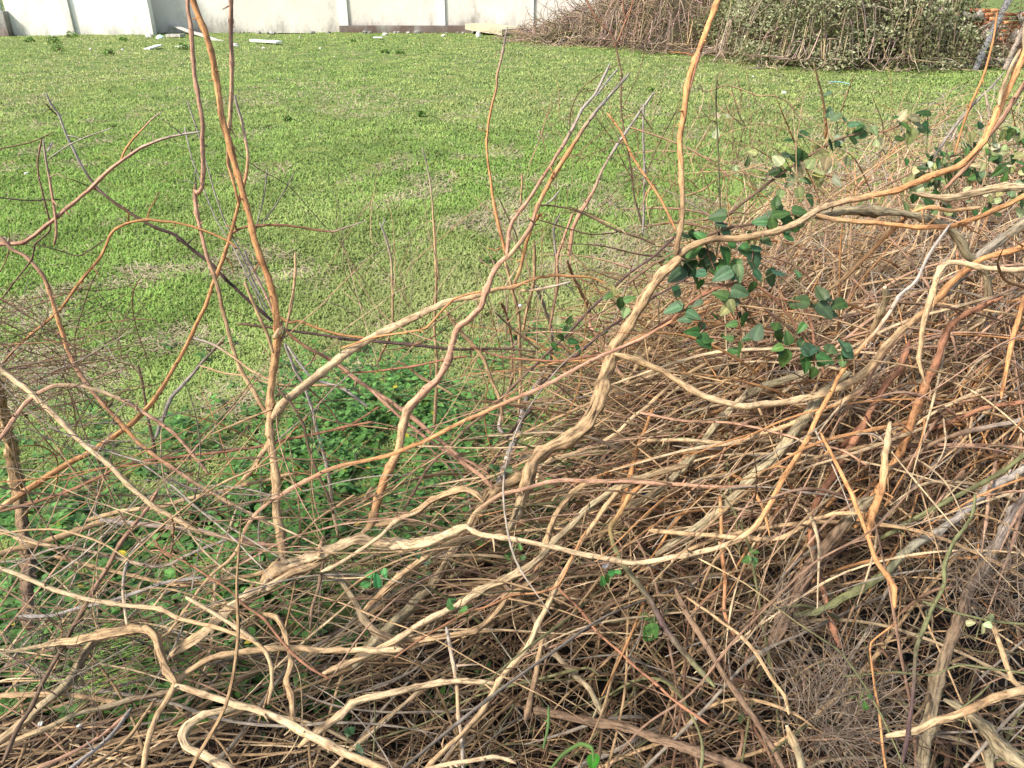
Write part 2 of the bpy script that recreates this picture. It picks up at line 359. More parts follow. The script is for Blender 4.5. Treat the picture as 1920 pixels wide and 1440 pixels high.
slab('coping', xw(286), xw(1500), YW - .08, YW + .38, 2.703, 2.8, M_pl2, w, 10, 2, .0)
w = root('white_partition_wall', (0, 0, 0)); tag(w, 'clean white rendered wall at the left end standing in front of the stained wall', 'wall')
slab('wall_face', xw(20, 29.2), xw(286, 29.2), 29.3, 29.6, -.05, 2.6, M_pl2, w, 40, 12, .03)
slab('buttress', xw(128, 29.2), xw(141, 29.2), 29.2, 29.28, -.05, 2.5, M_pl, w, 3, 8, .01)

# stones, rubble and planks along the foot of the wall
def rock(name, px, py, s, tint, label, flat=.6, cat='stone', group=None, at=None):
    import itertools
    n = 9; m_ = 7; th = np.linspace(0, 2 * math.pi, n, endpoint=False); ph = np.linspace(.12, math.pi - .12, m_)
    V = np.array([[math.sin(p) * math.cos(t), math.sin(p) * math.sin(t), math.cos(p)] for p in ph for t in th])
    V *= (1 + .35 * (rng.random((len(V), 1)) - .5)); V *= np.array([s, s * .8, s * flat])
    Q = [(a * n + b_, (a + 1) * n + b_, (a + 1) * n + (b_ + 1) % n, a * n + (b_ + 1) % n) for a in range(m_ - 1) for b_ in range(n)]
    V = np.vstack([V, [0, 0, s * flat], [0, 0, -s * flat]]); k = len(V) - 2
    T = [(k, b_, (b_ + 1) % n) for b_ in range(n)] + [(k + 1, (m_ - 1) * n + (b_ + 1) % n, (m_ - 1) * n + b_) for b_ in range(n)]
    p = ground_at(px, py) if at is None else np.array(at, float)
    o = mesh_obj(name, V, [np.array(Q), np.array(T)], M_stone, col=np.tile(tint, (len(V), 1)), smooth=False)
    o.location = (p[0], p[1], float(bumps(p[0], p[1])) + s * flat * .5 if at is None else p[2]); o.rotation_euler = (rng.normal(0, .2), rng.normal(0, .2), rng.uniform(0, 6))
    return tag(o, label, cat, group)
wht = (.5, .48, .44); gry = (.3, .29, .27)
for k in range(30):
    px = rng.uniform(295, 900); s = rng.uniform(.03, .13)
    rock('rubble_stone', 0, 0, s, np.array(wht if rng.random() < .25 else gry) * rng.uniform(.5, 1), 'small pale rubble stone along the foot of the stained wall', .7, 'stone', 'rubble stones at the foot of the wall',
         at=(xw(px), YW - rng.uniform(.26, .5), .03))
for px, py, s, lab in ((281, 70, .16, 'pale crumpled rubble lump on the grass beside the corner of the white wall'), (170, 93, .05, 'small white stone on the grass in line with the white wall left of the bush'),
                       (230, 93, .05, 'small white stone on the grass in front of the right-hand round bush'), (443, 89, .09, 'rounded white stone on the grass left of the white board'),
                       (495, 94, .06, 'small white stone on the grass just below the white board'), (601, 92, .06, 'lone white stone on the grass well right of the white board'),
                       (562, 70, .05, 'white chip of stone near the wall between board and footing'), (722, 67, .1, 'white lump on the grass in front of the dark footing'),
                       (832, 69, .08, 'yellowish white stone on the grass near the concrete slab'), (50, 328, .028, 'small yellowish stone on the grass at the left edge'),
                       (1470, 178, .05, 'pale pebble on the grass in front of the leafy shrub'), (1412, 145, .03, 'tiny white pebble on the grass before the ivy trunk'),
                       (100, 70, .05, 'little white stone on the grass in front of the left bush'), (280, 90, .05, 'white fragment on the grass behind the dark-shadowed slate piece')):
    rock('stone', px, py, s, np.array(wht), lab)
def plank(name, p0, p1, wd, th, tint, label, cat, z=.05, lift0=0, lift1=0, mat=None):
    a = ground_at(*p0); b_ = ground_at(*p1); c_ = (a + b_) / 2; L_ = np.linalg.norm(b_ - a); ac = Acc()
    rzv = math.atan2(b_[1] - a[1], b_[0] - a[0]); n = 14
    xs = np.linspace(-L_ / 2, L_ / 2, n); V = []; 
    for x in xs:
        e = rng.normal(0, wd * .03, 2)
        for yy, zz in ((-wd / 2 + e[0], -th / 2), (wd / 2 + e[1], -th / 2), (wd / 2 + e[1], th / 2), (-wd / 2 + e[0], th / 2)): V.append((x, yy, zz + .01 * math.sin(3 * x)))
    V = np.array(V); Q = [(4 * i_ + j, 4 * i_ + (j + 1) % 4, 4 * i_ + 4 + (j + 1) % 4, 4 * i_ + 4 + j) for i_ in range(n - 1) for j in range(4)] + [(3, 2, 1, 0), (4 * n - 4, 4 * n - 3, 4 * n - 2, 4 * n - 1)]
    o = mesh_obj(name, V, [np.array(Q)], mat or M_wood, col=np.tile(tint, (len(V), 1)), smooth=False)
    o.location = (c_[0], c_[1], float(bumps(c_[0], c_[1])) + z); o.rotation_euler = (0, -math.atan2(lift1 - lift0, L_), rzv); return tag(o, label, cat)
plank('plank', (320, 61), (420, 77), .16, .05, (.42, .40, .37), 'long grey weathered plank lying slantwise from the wall behind the tall vines', 'plank', .12, .3, 0)
plank('white_board', (474, 81), (524, 86), .22, .05, (.78, .78, .77), 'white narrow board lying on the grass below the stained wall', 'board', .07)
plank('slate', (275, 93), (301, 90), .2, .03, (.5, .52, .5), 'small pale broken sheet on the grass casting a dark edge', 'sheet', .06, .0, .05)
plank('grey_board', (316, 70), (344, 71), .25, .08, (.36, .35, .32), 'short grey board on the grass near the white wall corner', 'board', .06)
plank('pale_board', (334, 88), (362, 90), .2, .03, (.5, .52, .45), 'short pale green-grey board on the grass left of the tall vines', 'board', .05)
plank('white_strip', (702, 73), (718, 74), .1, .03, (.7, .7, .68), 'short white strip on the grass before the dark footing', 'strip', .05)
plank('concrete_slab', (895, 63), (962, 68), 1.1, .18, (.42, .38, .27), 'flat moss-tinted concrete slab lying by the wall beside the bramble heap', 'slab', .16, .12, .0, M_stone)
pl = tag(rock('block', 0, 0, .11, np.array((.8, .8, .78)), '', 1, at=(ground_at(897, 71)[0], ground_at(897, 71)[1], .1)), 'small white block propping the left corner of the concrete slab', 'block')
rock('brick_rubble', 33, 56, .35, np.array((.5, .2, .11)), 'orange broken brick lump at the left end of the white wall', .5, 'brick')
rock('white_rubble', 32, 61, .2, np.array(wht), 'white broken slab piece lying just below the orange brick', .3, 'rubble')
rock('crumpled_bag', 300, 73, .14, np.array((.45, .62, .6)), 'pale blue-green crumpled plastic scrap on the grass by the white wall corner', .5, 'litter')
# grey stone pier and wire fence at the left edge
pr = root('stone_pier', (0, 0, 0)); tag(pr, 'low dark grey stone wall stub at the far left corner of the field', 'wall')
slab('stub', xw(-120, 29.0), xw(18, 29.0), 29.0, 29.5, -.1, .75, M_plinth, pr, 20, 10, .08)
fe = root('wire_fence', (0, 0, 0)); tag(fe, 'rusty green wire fence seen above the stone stub at the left edge', 'fence')
M_metal = tint_mat('fence_metal', .5, .5, 0, .3, 20)
fx0, fx1 = xw(-120, 29.3), xw(17, 29.3)
for k, x in enumerate(np.linspace(fx0, fx1, 4)):
    a = Acc(); a.add(*tube(np.array([[x, 29.3, .7], [x + .02, 29.3, 1.4], [x, 29.3, 2.2]]), [.03] * 3, 8, (.25, .33, .3))); a.obj('post', M_metal, fe)
a = Acc()
for s in np.arange(-3, 6, .16):
    for sg in (1, -1):
        x_ = fx0 + s if sg > 0 else fx0 + s; xa, xb = x_, x_ + sg * 1.4
        p0 = np.array([xa, 29.3, .75]); p1 = np.array([xb, 29.3, 2.15]); q0 = np.clip(xa, fx0, fx1) - xa; q1 = np.clip(xb, fx0, fx1) - xa
        if abs(q1 - q0) < .05: continue
        f = lambda q: p0 + (p1 - p0) * (q / (xb - xa)); a.add(*tube(np.array([f(q0), f(q1)]), [.006, .006], 4, (.35, .42, .4), cap=False))
a.obj('mesh_panel', M_metal, fe)
# the hedge behind that fence, two round bushes, weeds by the wall
def leafy(name, cx, cy, rx, ry, rz_, zc, n, size, cols, label, cat, stems=60, mat=None, stemcol=(.16, .10, .06), flat=0.0, shell=.55, stem_r=.012, hang=0, group=None, dome=None):
    o = root(name, (cx, cy, 0)); tag(o, label, cat, group)
    u_ = rng.normal(0, 1, (n, 3)); u_ /= np.linalg.norm(u_, axis=1)[:, None]; r = shell + (1 - shell) * rng.random(n) ** .6
    lump = .75 + .5 * fbm(u_[:, 0] * 3 + cx, u_[:, 2] * 3 + u_[:, 1] * 2, 3)
    p = u_ * (r * lump)[:, None] * np.array([rx, ry, rz_]); p[:, 2] += zc
    hole = fbm(p[:, 0] * 2.2 / max(rx, .6) * 2 + 3, p[:, 2] * 4 + 9, 2); ok = (p[:, 2] > .0) & ((hole > .36) | (rx < .3)); p = p[ok]; n = len(p); u_ = u_[ok]
    az = rng.uniform(0, 6.28, n); el = rng.normal(-.1, .5, n); Xa = np.stack([np.cos(az) * np.cos(el), np.sin(az) * np.cos(el), np.sin(el)], 1)
    Yv = rng.normal(0, 1, (n, 3)); cl = fbm(p[:, 0] * 1.7 + 11, p[:, 2] * 1.7 + p[:, 1], 2)
    ci = np.clip(((cl - .3) * 2.2 + rng.normal(0, .22, n)) * len(cols), 0, len(cols) - 1).astype(int); c = np.array(cols)[ci] * rng.uniform(.7, 1.3, (n, 1))
    V, Q, cc = bake_leaves(p, Xa, Yv, size * rng.uniform(.6, 1.3, n), c, *leaf_template(.32, .2, .2, 2))
    mesh_obj('foliage', V, [Q], mat or M_dullleaf, o, col=cc)
    a = Acc()
    for k in range(stems):
        v = rng.normal(0, 1, 3); v[2] = abs(v[2]) * .8; v /= np.linalg.norm(v); e = v * np.array([rx, ry, rz_]) * rng.uniform(.8, 1.12); e[2] = max(.05, e[2] + zc * rng.uniform(.2, 1))
        st = np.array([rng.uniform(-.6, .6) * rx, rng.uniform(-.6, .6) * ry, .0]); md = (st + e) / 2 + rng.normal(0, .12, 3) * rx + np.array([0, 0, .25 * rz_])
        pp = catmull(np.array([st, md, e, e + rng.normal(0, .1, 3) * rx + np.array([0, 0, -.15])]), [4, 4, 3])
        a.add(*tube(pp, np.linspace(stem_r, stem_r * .35, len(pp)), 4, np.array(stemcol) * rng.uniform(.6, 1.5), cap=False))
    a.obj('stems', M_smooth, o); return o
leafy('hedge', xw(-40, 31), 31.5, 2.2, .8, 2.2, .8, 3500, .09, [(.05, .12, .03), (.09, .2, .04)], 'green hedge showing through the wire fence in the top left corner', 'hedge', 20)
for px, py, r, nn, lab, cl in ((212, 62, .34, 900, 'round bright green bush against the white wall', [(.06, .16, .03), (.10, .24, .04), (.16, .33, .07)]),
                        (84, 62, .36, 700, 'low yellowish green weed clump at the foot of the white wall', [(.08, .15, .03), (.16, .24, .05)]),
                        (8, 62, .4, 700, 'dark green bush in front of the stone stub at the left edge', [(.03, .09, .02), (.06, .14, .03)])):
    p = ground_at(px, py + 1); leafy('bush', p[0], p[1], r * 1.15, r * .8, r * 1.0, r * .35, nn, .07, cl, lab, 'bush', 8)
for k, (px, py, s) in enumerate(((56, 80, .14), (110, 95, .16), (205, 102, .12), (232, 80, .14), (345, 92, .16), (135, 70, .16), (750, 102, .1), (721, 100, .1), (663, 78, .08), (100, 82, .2), (915, 500, .05), (790, 215, .05), (1218, 170, .06), (540, 225, .05))):
    p = ground_at(px, py); leafy('weed_tuft', p[0], p[1], s, s, s * .8, s * .3, 160, .045 + s * .15, [(.12, .22, .05), (.2, .3, .09)], 'small low leafy weed tuft growing in the field grass', 'weed', 3, group='weed tufts scattered over the field')
# the big shrubs on the right
brown = [(.24, .18, .11), (.18, .18, .09), (.28, .22, .14)]
def bramble_heap(name, cx, cy, rx, ry, top, n, stems, label, dirx=-.5, scol=(.23, .15, .10), cols=brown, leafsize=.05, slope=False):
    o = root(name, (cx, cy, 0)); tag(o, label, 'shrub'); a = Acc(); sl = lambda x: (np.clip((np.asarray(x) + rx) / (1.35 * rx), .02, 1) ** .9) if slope else 1.0
    def hz(x, y): return top * np.sqrt(np.clip(1 - (x / rx) ** 2 - (y / ry) ** 2, 0, 1)) ** 1.1
    for k in range(stems):
        v = rng.normal(0, 1, 3); v[2] = abs(v[2]); v /= np.linalg.norm(v); lu = rng.uniform(.8, 1.08) * (.8 + .4 * vnoise(v[0] * 3 + 9, v[1] * 3 + v[2] * 2))
        x, y, z = v[0] * rx * lu, v[1] * ry * lu, v[2] * top * lu * float(sl(v[0] * rx * lu)) + .02; L_ = rng.uniform(.3, 1.4)
        d = np.array([rng.normal(dirx * .6, .8), rng.normal(-.3, .6), rng.normal(-.05, .6)]); d /= np.linalg.norm(d); p = np.array([x, y, z]); pts = [p]; 
        for s in range(6):
            d = d + rng.normal(0, .32, 3) + np.array([0, 0, -.07]); d /= np.linalg.norm(d); p = p + d * L_ / 6; p[2] = max(.02, min(p[2], float(hz(p[0], p[1])) + .25)); pts.append(p)
        a.add(*tube(catmull(np.array(pts), [2] * 6), np.linspace(.014, .005, 13) * rng.uniform(.5, 1.3), 4, np.array(scol) * rng.uniform(.45, 1.6) * np.array([1, rng.uniform(.85, 1.15), rng.uniform(.8, 1.3)]), cap=False))
    a.obj('stems', M_smooth, o)
    v = rng.normal(0, 1, (n, 3)); v[:, 2] = abs(v[:, 2]); v[:, 1] = np.where(rng.random(n) < .6, -abs(v[:, 1]), v[:, 1]); v /= np.linalg.norm(v, axis=1)[:, None]
    lu = rng.uniform(.80, 1.12, n) * (.60 + .74 * fbm(v[:, 0] * 4 + 9, v[:, 2] * 4 + v[:, 1] * 2, 3)) * 1.08; p = v * lu[:, None] * np.array([rx, ry, top]); x = p[:, 0]; p[:, 2] = p[:, 2] * sl(x) + .03
    ok = fbm(p[:, 0] * 3, p[:, 2] * 3.5, 3) > .33; p = p[ok]; x = x[ok]; n = len(p)
    az = rng.uniform(0, 6.28, n); el = rng.normal(0, .6, n); Xa = np.stack([np.cos(az) * np.cos(el), np.sin(az) * np.cos(el), np.sin(el)], 1)
    cl = fbm(x * 1.3, p[:, 2] * 2.2, 2); ci = np.clip(((cl - .25) * 2 + rng.normal(0, .25, n)) * len(cols), 0, len(cols) - 1).astype(int)
    V, Q, cc = bake_leaves(p, Xa, rng.normal(0, 1, (n, 3)), leafsize * rng.uniform(.5, 1.3, n), np.array(cols)[ci] * rng.uniform(.6, 1.35, (n, 1)), *leaf_template(.32, .2, .2, 2))
    mesh_obj('foliage', V, [Q], M_dullleaf, o, col=cc)
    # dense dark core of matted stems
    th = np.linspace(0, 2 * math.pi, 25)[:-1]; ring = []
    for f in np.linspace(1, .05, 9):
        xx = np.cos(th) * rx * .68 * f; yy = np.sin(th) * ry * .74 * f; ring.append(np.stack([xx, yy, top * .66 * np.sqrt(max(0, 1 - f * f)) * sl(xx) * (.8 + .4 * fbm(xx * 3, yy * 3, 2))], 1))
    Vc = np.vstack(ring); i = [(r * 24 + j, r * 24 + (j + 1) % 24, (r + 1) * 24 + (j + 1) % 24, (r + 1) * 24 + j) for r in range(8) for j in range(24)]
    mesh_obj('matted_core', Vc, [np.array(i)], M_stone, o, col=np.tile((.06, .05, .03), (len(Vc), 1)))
    return o
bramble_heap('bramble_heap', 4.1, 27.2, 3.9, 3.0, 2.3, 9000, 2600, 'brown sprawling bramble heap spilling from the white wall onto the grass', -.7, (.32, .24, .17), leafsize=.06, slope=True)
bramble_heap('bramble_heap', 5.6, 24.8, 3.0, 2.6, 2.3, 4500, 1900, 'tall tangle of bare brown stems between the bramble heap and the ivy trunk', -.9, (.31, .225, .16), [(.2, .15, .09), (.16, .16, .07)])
gcols = [(.17, .165, .09), (.16, .19, .08), (.25, .26, .15), (.33, .34, .21)]
def shrub_at(px, py, rx, ry, top, n, st, lab, cols=gcols, ls=.075, scol=(.24, .17, .11), dirx=-.5):
    p = ground_at(px, py); return bramble_heap('shrub', p[0], p[1] + ry, rx, ry, top, n, st, lab, dirx, scol, cols, ls)
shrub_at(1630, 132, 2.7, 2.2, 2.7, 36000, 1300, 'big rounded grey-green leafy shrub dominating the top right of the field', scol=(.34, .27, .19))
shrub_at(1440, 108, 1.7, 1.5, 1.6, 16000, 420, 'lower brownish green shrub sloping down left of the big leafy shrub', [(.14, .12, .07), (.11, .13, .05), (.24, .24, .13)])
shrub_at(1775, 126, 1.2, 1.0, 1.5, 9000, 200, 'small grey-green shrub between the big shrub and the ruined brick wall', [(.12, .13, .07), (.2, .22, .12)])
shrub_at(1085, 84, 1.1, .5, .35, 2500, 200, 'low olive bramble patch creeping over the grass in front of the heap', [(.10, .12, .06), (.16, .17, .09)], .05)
# ivy covered dead trunk
p = ground_at(1395, 95); tr = root('ivy_trunk', (p[0], p[1] + .8, 0)); tag(tr, 'dark tree trunk wrapped in hanging dead ivy stems between the shrubs', 'tree')
a = Acc()
for k, (dx, rr_) in enumerate(((0, .28), (.42, .2), (-.4, .13), (-.62, .06))):
    pts = np.array([[dx, 0, -.1], [dx * 1.1 + .03, 0, .8], [dx * 1.2, .1, 1.7], [dx * 1.5 + .1, .1, 3]]); pts = resample(pts, .15)
    a.add(*tube(pts, np.linspace(rr_, rr_ * .7, len(pts)), 14, (.13, .11, .095) if k < 2 else (.30, .31, .26), .5, k))
a.obj('trunk', M_fibre, tr); a = Acc()
for k in range(520):
    x = rng.uniform(-.8, .9); y = rng.uniform(-.75, -.1); z = rng.uniform(.6, 2.9); L_ = rng.uniform(.5, 1.5)
    pts = np.array([[x + rng.normal(0, .05) + .1 * q, y - .06 * q + rng.normal(0, .03), max(.02, z - L_ * q / 4)] for q in range(5)])
    a.add(*tube(catmull(pts, [2] * 4), np.full(9, rng.uniform(.004, .010)), 4, np.array((.16, .12, .10)) * rng.uniform(.4, 1.9), cap=False))
a.obj('hanging_stems', M_smooth, tr)
n = 3800; p_ = np.stack([rng.uniform(-.9, 1.0, n), rng.uniform(-.85, .2, n), rng.random(n) ** 1.3 * 2.6], 1); az = rng.uniform(0, 6.28, n)
V, Q, cc = bake_leaves(p_, np.stack([np.cos(az), np.sin(az), rng.normal(-.3, .5, n)], 1), rng.normal(0, 1, (n, 3)), .06 * rng.uniform(.5, 1.3, n), np.array([(.06, .08, .03), (.10, .11, .05), (.16, .17, .1), (.34, .35, .25)])[rng.choice(4, n, p=[.45, .3, .18, .07])], *leaf_template(.32, .2, .2, 2))
mesh_obj('ivy_leaves', V, [Q], M_dullleaf, tr, col=cc)
# ruined brick wall behind the right shrub, with planks leaning on it
p0 = ground_at(1760, 128); p1 = ground_at(2300, 150); bw = root('ruined_brick_wall', (p0[0], p0[1] + .6, 0)); tag(bw, 'low ruined orange brick wall with crumbling plaster in the top right corner', 'wall')
brick_cols = [(.42, .17, .08), (.5, .22, .11), (.34, .13, .07), (.4, .3, .22)]; a = Acc(); pa = Acc()
for r_ in range(17):
    for k in range(26):
        if r_ > 8 + 6 * vnoise(k * .4, 3) + (2 if k > 6 else 0): continue
        x = k * .23 + (.115 if r_ % 2 else 0); box(a, (x, rng.normal(0, .012), .05 + r_ * .085), (.215, .11, .07), rng.normal(0, .02), np.array(brick_cols[rng.integers(4)]) * rng.uniform(.7, 1.3), jit=.004)
a.obj('bricks', M_stone, bw)
for k in range(40):
    x = rng.uniform(0, 5.6); z = rng.uniform(.0, 1.2); box(pa, (x, -.07, z), (rng.uniform(.1, .5), .03, rng.uniform(.06, .3)), rng.normal(0, .05), np.array((.46, .42, .37)) * rng.uniform(.7, 1.1), ry=rng.normal(0, .3), jit=.02)
box(pa, (2.9, -.25, .1), (6, .35, .22), 0, (.33, .31, .28), jit=.02)
pa.obj('plaster_remains', M_stone, bw)
for k, (x, dz, w_, cl, lab) in enumerate(((1.1, .55, .14, (.2, .2, .21), 'grey weathered post leaning on the ruined brick wall, leftmost of three'), (1.75, .5, .1, (.33, .27, .22), 'brown stake leaning on the ruined brick wall, middle of three'), (2.3, .4, .1, (.38, .3, .24), 'brown stake leaning on the ruined brick wall, rightmost of three'))):
    ac = Acc(); pts = np.array([[x - .5, -1.0, .0], [x - .1, -.55, .7], [x + .4, -.2, 1.75]]); pts = resample(pts, .1); ac.add(*tube(pts + rng.normal(0, .006, pts.shape), np.full(len(pts), w_ * .5), 6, cl, .3, k))
    o = ac.obj('leaning_post', M_fibre); o.location = bw.location; tag(o, lab, 'post')
n = 3000; q = ground_at(1760, 128); leafy('creeper', q[0] + 1.6, q[1] + .35, 1.7, .5, 1.3, .3, 1100, .06, [(.14, .12, .07), (.16, .17, .09)], 'dry brown creeper stems hanging over the ruined brick wall', 'creeper', 90, stemcol=(.26, .19, .14), stem_r=.009)
# blue string on the grass
pts = np.array([ground_at(1553, 160), ground_at(1572, 160), ground_at(1592, 164)]) + [0, 0, .06]; ac = Acc(); ac.add(*tube(resample(pts, .05), np.full(len(resample(pts, .05)), .009), 5, (.18, .38, .42))); tag(ac.obj('string', M_wood), 'pale blue piece of string lying on the grass before the leafy shrub', 'string')
